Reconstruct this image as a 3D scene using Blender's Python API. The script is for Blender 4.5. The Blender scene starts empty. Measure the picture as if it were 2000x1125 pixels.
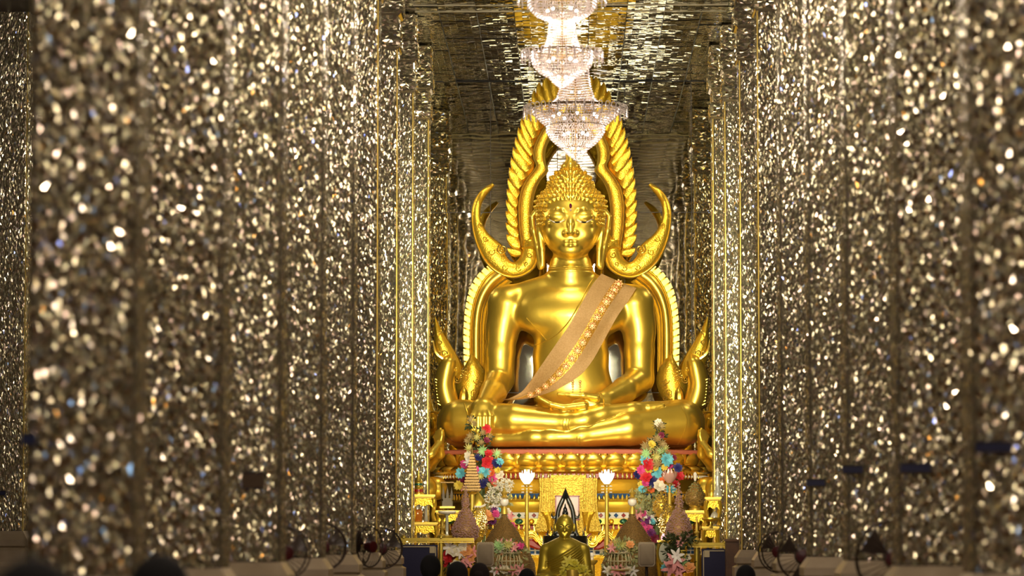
import bpy, math, random
import numpy as np
from mathutils import Vector, Matrix
from mathutils.bvhtree import BVHTree

# ---------------------------------------------------------------- camera, light, exposure
sc = bpy.context.scene
COL = sc.collection
F = 6500.0                       # focal length in pixels of the 2000-wide frame
VPX, VPY, EYE = 1115.0, 1040.0, 1.1
cam_d = bpy.data.cameras.new('camera')
cam = bpy.data.objects.new('camera', cam_d); COL.objects.link(cam)
sc.camera = cam
cam_d.sensor_width = 36.0
cam_d.lens = F / 2000.0 * 36.0
cam_d.clip_end = 200
yaw = math.atan((VPX - 1000) / F)
pitch = math.atan((VPY - 562.5) / F)
cam.location = (0, 0, EYE)
CR = Matrix.Rotation(yaw, 3, 'Z') @ Matrix.Rotation(math.pi/2 + pitch, 3, 'X')
cam.rotation_euler = CR.to_euler()
cam_d.dof.use_dof = True
cam_d.dof.focus_distance = 38.2
cam_d.dof.aperture_fstop = 2.5
cam_d.dof.aperture_blades = 9

world = bpy.data.worlds.new('world'); sc.world = world
world.use_nodes = True
world.node_tree.nodes['Background'].inputs[0].default_value = (1.0, 0.85, 0.6, 1)
world.node_tree.nodes['Background'].inputs[1].default_value = 0.10

sc.view_settings.view_transform = 'Standard'
sc.view_settings.look = 'None'
sc.view_settings.gamma = 1
sc.view_settings.use_curve_mapping = False
sc.view_settings.exposure = 0.0
sc.cycles.max_bounces = 7
sc.cycles.glossy_bounces = 5
sc.cycles.diffuse_bounces = 2
sc.cycles.transmission_bounces = 4
sc.cycles.transparent_max_bounces = 6
sc.cycles.caustics_reflective = True
sc.cycles.sample_clamp_indirect = 6
sc.cycles.blur_glossy = 0.3

def lamp(kind, name, loc, power, color, size=.3, aim=None, size_y=None, spread=None):
    d = bpy.data.lights.new(name, kind); d.energy = power; d.color = color
    if kind == 'AREA':
        d.size = size
        if spread: d.spread = math.radians(spread)
        if size_y: d.shape = 'RECTANGLE'; d.size_y = size_y
    else: d.shadow_soft_size = size
    o = bpy.data.objects.new(name, d); COL.objects.link(o); o.location = loc
    if aim is not None:
        o.rotation_euler = (Vector(aim) - Vector(loc)).to_track_quat('-Z', 'Y').to_euler()
    return o
WARM = (1.0, 0.80, 0.56); CREAM = (1.0, 0.87, 0.72)
for k, y in enumerate(-9.5 + 3.2*i for i in range(12)):      # unseen chandeliers down the nave, lamps added for more mosaic glints
    for dx, z, p in ((-.32, 5.9, 40), (.32, 5.4, 36), (0, 4.7, 14)):
        lamp('POINT', 'chandelier_light', (dx, y+dx, z), p, (1.0, .83, .72), .16)
for s in (-1, 1):                                          # lamps over the side aisles, out of view
    for y in (-6, 3, 12, 21, 30):
        lamp('POINT', 'aisle_light', (s*4.0, y, 5.6), 80, (1.0, .83, .70), .2)
# flood lamps in front of the altar, aimed at the statue
lamp('AREA', 'low_flood_light', (0, 31.0, 2.2), 44, (1, .88, .58), 2.0, (0, 39, 3.6), .5, 80)
lamp('AREA', 'front_flood_light', (0.0, 24.0, 3.4), 36, (1, .91, .66), 1.3, (0, 39, 3.4), None, 26)
lamp('AREA', 'side_flood_light', (1.15, 33.0, 4.0), 30, (1, .9, .7), .5, (0, 39, 2.6))
lamp('AREA', 'altar_fill_light', (0, 37.7, 6.5), 48, (1, .88, .64), .4, (0, 37.0, 1.0))  # unseen lamp added at the ceiling to brighten arch and mirrored columns
for s in (-1, 1):                                          # small lamps hidden among the offerings, on the pedestal
    lamp('POINT', 'altar_lamp_light', (s*.85, 37.15, .95), 9, (1, .84, .5), .08)
for s in (-1, 1):                                          # unseen lamps added beside the altar to light the columns' mirrored backs
    lamp('POINT', 'bay_fill_light', (s*2.7, 39.3, 5.6), 40, (1, .88, .7), .2)
for s, z in ((-1, 2.2), (1, 2.0)):                         # blue lamps added behind the camera for blue spots in the mosaic
    lamp('AREA', 'blue_fill_light', (s*2.5, -11, z), 40, (.25, .45, 1.0), .8, (s*1.5, 15, 1.5))

def at(px, py, Y):
    """the point of the place seen at a pixel of the photograph, at the distance Y down the nave"""
    d = CR @ Vector((px - 1000.0, 562.5 - py, -F))
    return Vector((0, 0, EYE)) + d * (Y / d.y)
def pxm(Y): return Y / F                                    # metres per photograph pixel at distance Y

# ---------------------------------------------------------------- materials
def lin(c):
    return tuple((v/12.92 if v <= .04045 else ((v+.055)/1.055)**2.4) for v in c)
def hexc(h):
    return lin(tuple(int(h[i:i+2], 16)/255 for i in (0, 2, 4)))
def mat(name, color, rough=.5, metal=0.0, bump=None, vary=None, emit=None, trans=0, spec=None, sheen=0, alpha=None, coat=0):
    m = bpy.data.materials.new(name); m.use_nodes = True
    nt = m.node_tree; b = nt.nodes['Principled BSDF']
    c = hexc(color) if isinstance(color, str) else color
    b.inputs['Base Color'].default_value = (*c, 1)
    b.inputs['Roughness'].default_value = rough
    b.inputs['Metallic'].default_value = metal
    if trans: b.inputs['Transmission Weight'].default_value = trans
    if coat: b.inputs['Coat Weight'].default_value = coat; b.inputs['Coat Roughness'].default_value = .1
    if emit:
        b.inputs['Emission Color'].default_value = (*emit[0], 1)
        b.inputs['Emission Strength'].default_value = emit[1]
    tc = nt.nodes.new('ShaderNodeTexCoord')
    if vary:                                                # (scale, second colour, kind)
        n = nt.nodes.new('ShaderNodeTexNoise'); n.inputs['Scale'].default_value = vary[0]
        n.inputs['Detail'].default_value = 4
        nt.links.new(tc.outputs['Object'], n.inputs['Vector'])
        r = nt.nodes.new('ShaderNodeValToRGB')
        r.color_ramp.elements[0].position = .35; r.color_ramp.elements[1].position = .65
        r.color_ramp.elements[0].color = (*c, 1)
        c2 = hexc(vary[1]) if isinstance(vary[1], str) else vary[1]
        r.color_ramp.elements[1].color = (*c2, 1)
        nt.links.new(n.outputs['Fac'], r.inputs['Fac']); nt.links.new(r.outputs['Color'], b.inputs['Base Color'])
    if bump:                                                # (kind, scale, strength, distance)
        kind, s, st, di = bump
        if kind == 'voronoi':
            n = nt.nodes.new('ShaderNodeTexVoronoi'); n.feature = 'SMOOTH_F1'; out = n.outputs['Distance']
        elif kind == 'wave':
            n = nt.nodes.new('ShaderNodeTexWave'); n.inputs['Distortion'].default_value = 6; out = n.outputs['Fac']
            n.inputs['Detail'].default_value = 2; n.bands_direction = 'DIAGONAL'
        else:
            n = nt.nodes.new('ShaderNodeTexNoise'); n.inputs['Detail'].default_value = 3; out = n.outputs['Fac']
        n.inputs['Scale'].default_value = s
        nt.links.new(tc.outputs['Object'], n.inputs['Vector'])
        bp = nt.nodes.new('ShaderNodeBump'); bp.inputs['Strength'].default_value = st; bp.inputs['Distance'].default_value = di
        nt.links.new(out, bp.inputs['Height']); nt.links.new(bp.outputs['Normal'], b.inputs['Normal'])
    return m

M = {}
M['gold'] = mat('gold_leaf', (.90, .63, .085), .34, .86, bump=('noise', 9, .10, .02), vary=(5, (.85, .58, .08)))
M['gold_relief'] = mat('gold_relief', (.88, .57, .05), .36, .8, bump=('voronoi', 75, .4, .008))
M['gold_trim'] = mat('gold_moulding', (.93, .67, .12), .28, .88)
M['gold_panel'] = mat('gold_panel', (.40, .26, .025), .42, .65, bump=('voronoi', 60, .5, .008))
M['gold_dull'] = mat('gold_paint', (.62, .42, .07), .45, .6)
M['gold_monk'] = mat('gold_monk', (.46, .34, .04), .38, .8)  # darker gold, with the shade on the monk's front put in
M['red'] = mat('red_lacquer', '8c1a12', .35, 0)
M['rim'] = mat('pink_red_rim', 'c4705a', .6, 0)
M['blue_mos'] = mat('blue_mosaic', '3c64a0', .15, .4)
M['green_mos'] = mat('green_mosaic', '2f5f45', .15, .4)
M['white_mos'] = mat('white_mosaic', 'e8e6e0', .2, .1)
M['dark'] = mat('dark_line', '20130c', .5)
M['black'] = mat('black_lacquer', '101210', .25, 0)
M['marble'] = mat('cream_marble', 'b9a88a', .35, 0, vary=(4, 'a39274'))
M['floor'] = mat('floor_marble', '55402c', .15, 0, vary=(2, '6a5138'))
M['wallp'] = mat('dark_plaster', '4a3d26', .5, .3)
M['wood'] = mat('brown_wood', '5e3a1c', .45, 0, vary=(12, '4a2c14'))
def mirror_mat(name, color, rough, wob=0.0, scale=3.0, stretch=(1, 1, 1), metal=1.0):
    m = mat(name, color, rough, metal)
    nt = m.node_tree; b = nt.nodes['Principled BSDF']
    if wob:
        tc = nt.nodes.new('ShaderNodeTexCoord'); mp = nt.nodes.new('ShaderNodeMapping'); mp.inputs['Scale'].default_value = stretch
        n = nt.nodes.new('ShaderNodeTexNoise'); n.inputs['Scale'].default_value = scale; n.inputs['Detail'].default_value = 2
        bp = nt.nodes.new('ShaderNodeBump'); bp.inputs['Strength'].default_value = wob; bp.inputs['Distance'].default_value = .02
        nt.links.new(tc.outputs['Object'], mp.inputs[0]); nt.links.new(mp.outputs[0], n.inputs['Vector'])
        nt.links.new(n.outputs['Fac'], bp.inputs['Height']); nt.links.new(bp.outputs['Normal'], b.inputs['Normal'])
    return m
M['facet'] = mirror_mat('mirror_mosaic', (.74, .67, .44), .13, metal=.82)
M['facet_green'] = mirror_mat('mirror_mosaic_greenish', (.55, .53, .33), .15, metal=.8)
M['facet_pink'] = mirror_mat('mirror_mosaic_rosy', (.86, .68, .54), .13, metal=.86)  # pinkish highlight put into the facet colour
M['facet_dark'] = mirror_mat('mirror_mosaic_shaded', (.30, .27, .15), .22, metal=.7)  # olive shade of the dim facets put into the colour
M['facet_amber'] = mirror_mat('mirror_mosaic_amber', (.85, .45, .10), .12, metal=.9)
M['facet_blue'] = mirror_mat('mirror_mosaic_blue', (.30, .42, .95), .12, metal=.9)  # blue of reflected light put into the facet colour
M['shard'] = mirror_mat('mirror_piece', (.80, .72, .56), .10)
M['mirror'] = mirror_mat('mirror_panel', (.56, .54, .45), .015, .10, 1.2)
M['ctile'] = mirror_mat('ceiling_mirror', (.34, .32, .22), .06, .12, 9, (1, 4, 1))
M['seam'] = mat('seam', 'c9c2a0', .4, .5)

# ---------------------------------------------------------------- mesh helpers
class MB:
    def __init__(s): s.v = []; s.f = []
    def add(s, vs, fs):
        o = len(s.v); s.v.extend([tuple(p) for p in vs]); s.f.extend([tuple(i+o for i in f) for f in fs]); return s
    def box(s, c, d, rot=None):
        cx, cy, cz = c; dx, dy, dz = d[0]/2, d[1]/2, d[2]/2
        vs = [Vector((sx*dx, sy*dy, sz*dz)) for sx in (-1, 1) for sy in (-1, 1) for sz in (-1, 1)]
        if rot is not None: vs = [rot @ p for p in vs]
        vs = [(p.x+cx, p.y+cy, p.z+cz) for p in vs]
        return s.add(vs, [(0,1,3,2), (4,6,7,5), (0,4,5,1), (2,3,7,6), (0,2,6,4), (1,5,7,3)])
    def rings(s, rings, cap=True, closed=False):
        n = len(rings[0]); vs = [p for r in rings for p in r]; fs = []
        m = len(rings)
        for i in range(m if closed else m-1):
            a = i*n; b = ((i+1) % m)*n
            for j in range(n):
                k = (j+1) % n
                fs.append((a+j, a+k, b+k, b+j))
        if cap and not closed:
            fs.append(tuple(range(n-1, -1, -1))); fs.append(tuple((m-1)*n+j for j in range(n)))
        return s.add(vs, fs)
    def tube(s, pts, rad, n=8, closed=False):
        pts = [Vector(p) for p in pts]; m = len(pts)
        rr = rad if isinstance(rad, (list, tuple)) else [rad]*m
        up = None; rings = []
        for i, p in enumerate(pts):
            if closed: t = pts[(i+1) % m] - pts[i-1]
            else: t = pts[min(i+1, m-1)] - pts[max(i-1, 0)]
            if t.length < 1e-9: t = Vector((0, 0, 1))
            t.normalize()
            if up is None:
                up = Vector((0, 1, 0)) if abs(t.y) < .9 else Vector((1, 0, 0))
            a = (up - t*up.dot(t)); a = a.normalized() if a.length > 1e-6 else t.orthogonal().normalized()
            up = a; b = t.cross(a)
            rings.append([p + a*(rr[i]*math.cos(q)) + b*(rr[i]*math.sin(q)) for q in (2*math.pi*j/n for j in range(n))])
        return s.rings(rings, True, closed)
    def lathe(s, prof, c=(0, 0, 0), n=24, sq=None, sx=1, sy=1):
        """prof: (radius, z) pairs; sq makes a square section"""
        rings = []
        for r, z in prof:
            if sq: ring = [Vector((c[0]+ax*r*sx, c[1]+ay*r*sy, c[2]+z)) for ax, ay in ((1, 1), (-1, 1), (-1, -1), (1, -1))]
            else: ring = [Vector((c[0]+r*sx*math.cos(q), c[1]+r*sy*math.sin(q), c[2]+z)) for q in (2*math.pi*j/n for j in range(n))]
            rings.append(ring)
        return s.rings(rings)
    def loft(s, A, B, t, n=10, dome=1.0, back=.35, flat=2.0):
        """solid between two edge lines A and B (same count), t thick towards the viewer"""
        rings = []
        for a, b in zip(A, B):
            a = Vector(a); b = Vector(b); c = (a+b)/2; h = (b-a)/2
            w = h.length
            tt = min(t, w*1.6+.002)
            ring = []
            for j in range(n):
                q = 2*math.pi*j/n; cx = math.cos(q); sx = math.sin(q)
                cx = math.copysign(abs(cx)**(2/flat), cx); sx = math.copysign(abs(sx)**(2/flat), sx)
                ring.append(c + h*cx + Vector((0, -(tt if sx > 0 else tt*back)*sx, 0)))
            rings.append(ring)
        return s.rings(rings)
    def ball(s, c, r, n=8, m=5, sq=(1, 1, 1)):
        rings = []
        for i in range(m+1):
            a = math.pi*i/m; rr = max(math.sin(a), .02)
            rings.append([Vector((c[0]+r*sq[0]*rr*math.cos(2*math.pi*j/n), c[1]+r*sq[1]*rr*math.sin(2*math.pi*j/n), c[2]-r*sq[2]*math.cos(a))) for j in range(n)])
        return s.rings(rings)
    def octa(s, c, r, h=None):
        h = h or r; x, y, z = c
        return s.add([(x+r, y, z), (x, y+r, z), (x-r, y, z), (x, y-r, z), (x, y, z+h), (x, y, z-h)],
                     [(0,1,4), (1,2,4), (2,3,4), (3,0,4), (1,0,5), (2,1,5), (3,2,5), (0,3,5)])
    def mesh(s, name, smooth=False):
        me = bpy.data.meshes.new(name); me.from_pydata(s.v, [], s.f)
        if smooth:
            me.polygons.foreach_set('use_smooth', [True]*len(me.polygons))
            if smooth != 'all': 
                try: me.set_sharp_from_angle(angle=math.radians(45))
                except Exception: pass
        me.update(); return me
    def build(s, name, m, parent=None, smooth=True, loc=None, rel=None):
        me = s.mesh(name, smooth)
        return obj(name, me, m, parent, loc)

def obj(name, me, m, parent=None, loc=None):
    o = bpy.data.objects.new(name, me); COL.objects.link(o)
    if m is not None and len(me.materials) == 0: me.materials.append(M[m] if isinstance(m, str) else m)
    if parent is not None: o.parent = parent
    if loc is not None: o.location = loc
    return o
def shift(mb, off):
    mb.v = [(p[0]-off[0], p[1]-off[1], p[2]-off[2]) for p in mb.v]; return mb
def thing(name, label, cat, loc=(0, 0, 0), group=None, rz=0):
    o = bpy.data.objects.new(name, None); COL.objects.link(o); o.location = loc
    o.rotation_euler = (0, 0, rz); o.empty_display_size = .1
    o['label'] = label; o['category'] = cat
    if group: o['group'] = group
    return o
def part(mb, name, m, t, smooth=True):
    """mb is in world coordinates; becomes a child of the thing t"""
    shift(mb, t.location if t is not None and t.parent is None else (t.parent.location + t.location))
    return mb.build(name, m, t, smooth)
def tag(o, label, cat, group=None):
    o['label'] = label; o['category'] = cat
    if group: o['group'] = group
    return o
def struct(o): o['kind'] = 'structure'; return o
def dup(root, loc, label=None, rz=None, scale=None):
    r = root.copy(); COL.objects.link(r); r.location = loc
    if rz is not None: r.rotation_euler = (0, 0, rz)
    if scale is not None: r.scale = scale
    if label: r['label'] = label
    for ch in list(root.children):
        c = ch.copy(); COL.objects.link(c); c.parent = r
        for g in list(ch.children):
            d = g.copy(); COL.objects.link(d); d.parent = c
    return r
def smooth_line(pts, k=4):
    """Catmull-Rom through the points"""
    P = [Vector(p) for p in pts]; P = [P[0]*2-P[1]] + P + [P[-1]*2-P[-2]]
    out = []
    for i in range(1, len(P)-2):
        for j in range(k):
            t = j/k; a, b, c, d = P[i-1], P[i], P[i+1], P[i+2]
            out.append(.5*((2*b) + (c-a)*t + (2*a-5*b+4*c-d)*t*t + (3*b-a-3*c+d)*t**3))
    out.append(P[-2]); return out
def line(pts, Y, k=4, mirror=False, cx=1116.0):
    q = []
    for p in pts:
        x = 2*cx-p[0] if mirror else p[0]
        q.append(at(x, p[1], Y if len(p) < 3 else Y+p[2]))
    return smooth_line(q, k) if k > 1 else q
# ---------------------------------------------------------------- the hall
H = 6.61; WALL_Y = 40.5
mb = MB().box((0, 15, -.05), (17, 53, .1)); struct(mb.build('floor', 'floor'))
for s, nm in ((-1, 'wall_left'), (1, 'wall_right')):
    struct(MB().box((s*8.5, 15, H/2), (.1, 53, H)).build(nm, 'wallp'))
struct(MB().box((0, -11.5, H/2), (17, .1, H)).build('wall_front', 'wallp'))

# mirror wall behind the statue, in separate panels with open joints
wb = struct(MB().box((0, WALL_Y+.06, H/2), (17, .1, H)).build('wall_back', 'dark'))
rng = random.Random(3)
xs = [-8.5] + [at(px, 500, WALL_Y).x for px in (690, 826, 958, 1089, 1220, 1351, 1482)] + [8.5]
zs = [0.0] + [at(1100, py, WALL_Y).z for py in (767, 415)] + [H]
for i in range(len(xs)-1):
    for j in range(len(zs)-1):
        x0, x1, z0, z1 = xs[i]+.004, xs[i+1]-.004, zs[j]+.004, zs[j+1]-.004
        if x1-x0 < .1: continue
        m2 = MB().box((0, 0, 0), (x1-x0, .008, z1-z0))
        o = m2.build('mirror_panel', 'mirror', wb, False, ((x0+x1)/2, WALL_Y+.0, (z0+z1)/2))
        o.rotation_euler = (rng.uniform(-1, 1)*.0012, 0, rng.uniform(-1, 1)*.0012)

# ceiling of mirror tiles: single tiles where the photograph shows them, joined strips elsewhere
ce = struct(MB().box((0, 15, H+.08), (17, 53, .1)).build('ceiling', 'dark'))
def tile_mesh(k):
    r = random.Random(200+k); mb = MB(); nx, ny = 5, 5
    for i in range(nx):
        for j in range(ny):
            rt = Matrix.Rotation(r.gauss(0, .035), 3, 'X') @ Matrix.Rotation(r.gauss(0, .05), 3, 'Y')
            mb.box((-.196+.392*(i+.5)/nx, -.15+.3*(j+.5)/ny, 0), (.392/nx-.001, .3/ny-.001, .008), rt)
    me = mb.mesh('ceiling_tile'); me.materials.append(M['ctile']); return me
TILES = [tile_mesh(k) for k in range(5)]
for iy in range(20):
    for ix in range(-4, 5):
        y = WALL_Y - .17 - iy*.32; x = ix*.4
        o = obj('ceiling_tile', rng.choice(TILES), None, ce, (x, y, H+.012+rng.uniform(-.004, .004)))
        o.rotation_euler = (rng.gauss(0, .010), rng.gauss(0, .015), rng.choice((0, math.pi)))
far = MB()
for iy in range(20, 150):
    y = WALL_Y - .17 - iy*.32
    for ix in range(-4, 5):
        r = Matrix.Rotation(rng.gauss(0, .012), 3, 'X') @ Matrix.Rotation(rng.gauss(0, .02), 3, 'Y')
        far.box((ix*.4, y, H+.012), (.392, .3, .012), r)
o = far.build('ceiling_tiles_far', 'ctile', ce, False); o['kind'] = 'stuff'
bars = MB()
for iy in range(0, 90):
    bars.box((0, 35.0-iy*.42, H+.004), (3.3, .014, .014))
o = bars.build('tile_joint_bars', 'seam', ce, False); o['kind'] = 'stuff'

# ---------------------------------------------------------------- mirror columns
CW = .41                                                     # column width
def facet_sheet(w, z0, z1, cw, ch, seed, amp=.0046):
    """a sheet of broken mirror: every cell two facets with their own tilt"""
    r = np.random.RandomState(seed)
    nx = max(2, round(w/cw)); nz = round((z1-z0)/ch)
    X, Z = np.meshgrid(np.linspace(-w/2, w/2, nx+1), np.linspace(z0, z1, nz+1))
    X = X + r.uniform(-.22, .22, X.shape)*cw; Z = Z + r.uniform(-.4, .4, Z.shape)*ch
    Z[:, ::2] += ch*.5
    X[:, 0] = -w/2; X[:, -1] = w/2
    Yv = -r.uniform(0, 1, X.shape)*amp*2.0 - .002
    Yv[:, 0] = 0; Yv[:, -1] = 0
    vs = np.stack([X, Yv, Z], -1).reshape(-1, 3)
    fs = []
    n1 = nx+1
    fl = r.randint(0, 2, (nz, nx))
    for j in range(nz):
        for i in range(nx):
            a = j*n1+i; b = a+1; c = a+n1+1; d = a+n1
            if fl[j, i]: fs += [(a, b, c), (a, c, d)]
            else: fs += [(a, b, d), (b, c, d)]
    me = bpy.data.meshes.new('mirror_mosaic'); me.from_pydata(vs.tolist(), [], fs); me.update()
    for nm in ('facet', 'facet_green', 'facet_pink', 'facet_dark', 'facet_amber', 'facet_blue'): me.materials.append(M[nm])
    me.polygons.foreach_set('material_index', r.choice(6, len(fs), p=(.42, .20, .16, .20, .012, .008)).astype(np.int32))
    return me
PL_T = .93
SHEETS = [facet_sheet(CW-.02, PL_T, 5.75, (.0125), .0205, 11+k) for k in range(4)]
BAND = [facet_sheet(w, z0, z1, .035, .016, 40+k, .008) for k, (w, z0, z1) in enumerate(((CW+.05, 5.78, 5.93), (CW-.02, 5.95, 6.08), (CW+.10, 6.11, 6.30), (CW+.04, 6.33, 6.58)))]
def make_column():
    c = bpy.data.objects.new('column', None); COL.objects.link(c)
    h = CW/2
    MB().box((0, 0, 3.3), (CW-.012, CW-.012, 6.6)).build('column_core', 'wallp', c, False)
    for q in range(4):
        o = obj('mirror_mosaic', SHEETS[q], None, c); o['kind'] = 'stuff'
        rot = Matrix.Rotation(q*math.pi/2, 3, 'Z')
        o.rotation_euler = (0, 0, q*math.pi/2); o.location = rot @ Vector((0, -h+.004, 0))
        e = MB().box((0, 0, (PL_T+5.78)/2), (.007, .007, 5.78-PL_T)).build('gold_edge', 'gold_trim', c, False)
        e.location = rot @ Vector((h-.004, -h+.004, 0))
    cap = MB().lathe([(h+.01, 5.76), (h+.02, 5.78), (h+.02, 5.92), (h+.003, 5.95), (h+.003, 6.08), (h+.032, 6.11), (h+.036, 6.3), (h+.018, 6.33), (h+.018, 6.6)], sq=True).build('capital', 'facet', c, False)
    for k, ex in enumerate((.02, .003, .034, .018)):
        for q in range(4):
            o = obj('mirror_band', BAND[k], None, c); o['kind'] = 'stuff'
            rot = Matrix.Rotation(q*math.pi/2, 3, 'Z'); o.rotation_euler = (0, 0, q*math.pi/2)
            o.location = rot @ Vector((0, -h-ex+.0, 0))
    MB().lathe([(h+.17, 0), (h+.17, .30), (h+.13, .33), (h+.10, .36), (h+.10, .62), (h+.07, .66), (h+.07, .76), (h+.025, .785), (h+.05, .80), (h+.05, .855), (h+.0, PL_T), (h*.9, PL_T+.002)], sq=True).build('plinth', 'marble', c, False)
    return c
col0 = make_column()
def place_col(x, y, rz=0, label=None, plain=False):
    global col0
    o = dup(col0, (0, 0, 0))
    o.location = (x, y, 0); o.rotation_euler = (0, 0, rz)
    if plain:
        for ch in list(o.children):
            if ch.name.startswith('gold_edge'): bpy.data.objects.remove(ch)
    struct(o)
    if label: o['label'] = label
    return o
place_col.first = True
LEFT_Y = [12.7 + 3.2*k for k in range(8)]; RIGHT_Y = [13.85 + 3.15*k for k in range(8)]
IN = 1.67
ordn = ['nearest', 'second', 'third', 'fourth', 'fifth', 'sixth', 'seventh', 'eighth']
cols = {}
for k, y in enumerate(LEFT_Y):
    cols['L', k] = place_col(-IN-CW/2, y+CW/2, (k % 4)*math.pi/2, 'square mirror mosaic column, %s from the camera in the left row' % ordn[k], k < 5)
for k, y in enumerate(RIGHT_Y):
    cols['R', k] = place_col(IN+CW/2, y+CW/2, ((k+1) % 4)*math.pi/2, 'square mirror mosaic column, %s from the camera in the right row' % ordn[k], k < 5)
for s, nm in ((-1, 'left'), (1, 'right')):
    place_col(s*(1.605+CW/2), 37.4+CW/2, math.pi, 'square mirror mosaic column at the %s end of the altar, with gold corner strips' % nm)
    for k in range(1, 6):                                    # the rows go on behind the camera; mirrors see them
        y = (12.7 if s < 0 else 13.85) - 3.2*k - (.4 if k == 1 else 0)
        if abs(y) < 1.2: y += .3
        place_col(s*(IN+CW/2), y+CW/2, 0, 'square mirror mosaic column of the %s row, out of view' % nm)
    for k, y in enumerate((35.1, 28.7, 15.9, 3.1)):
        oc = place_col(s*(5.78+CW/2), y+CW/2, 0, 'square mirror mosaic column in the outer %s row' % nm)
        oc.scale = (1, 1, 1.2)
for ch in list(col0.children): bpy.data.objects.remove(ch)
bpy.data.objects.remove(col0)
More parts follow.
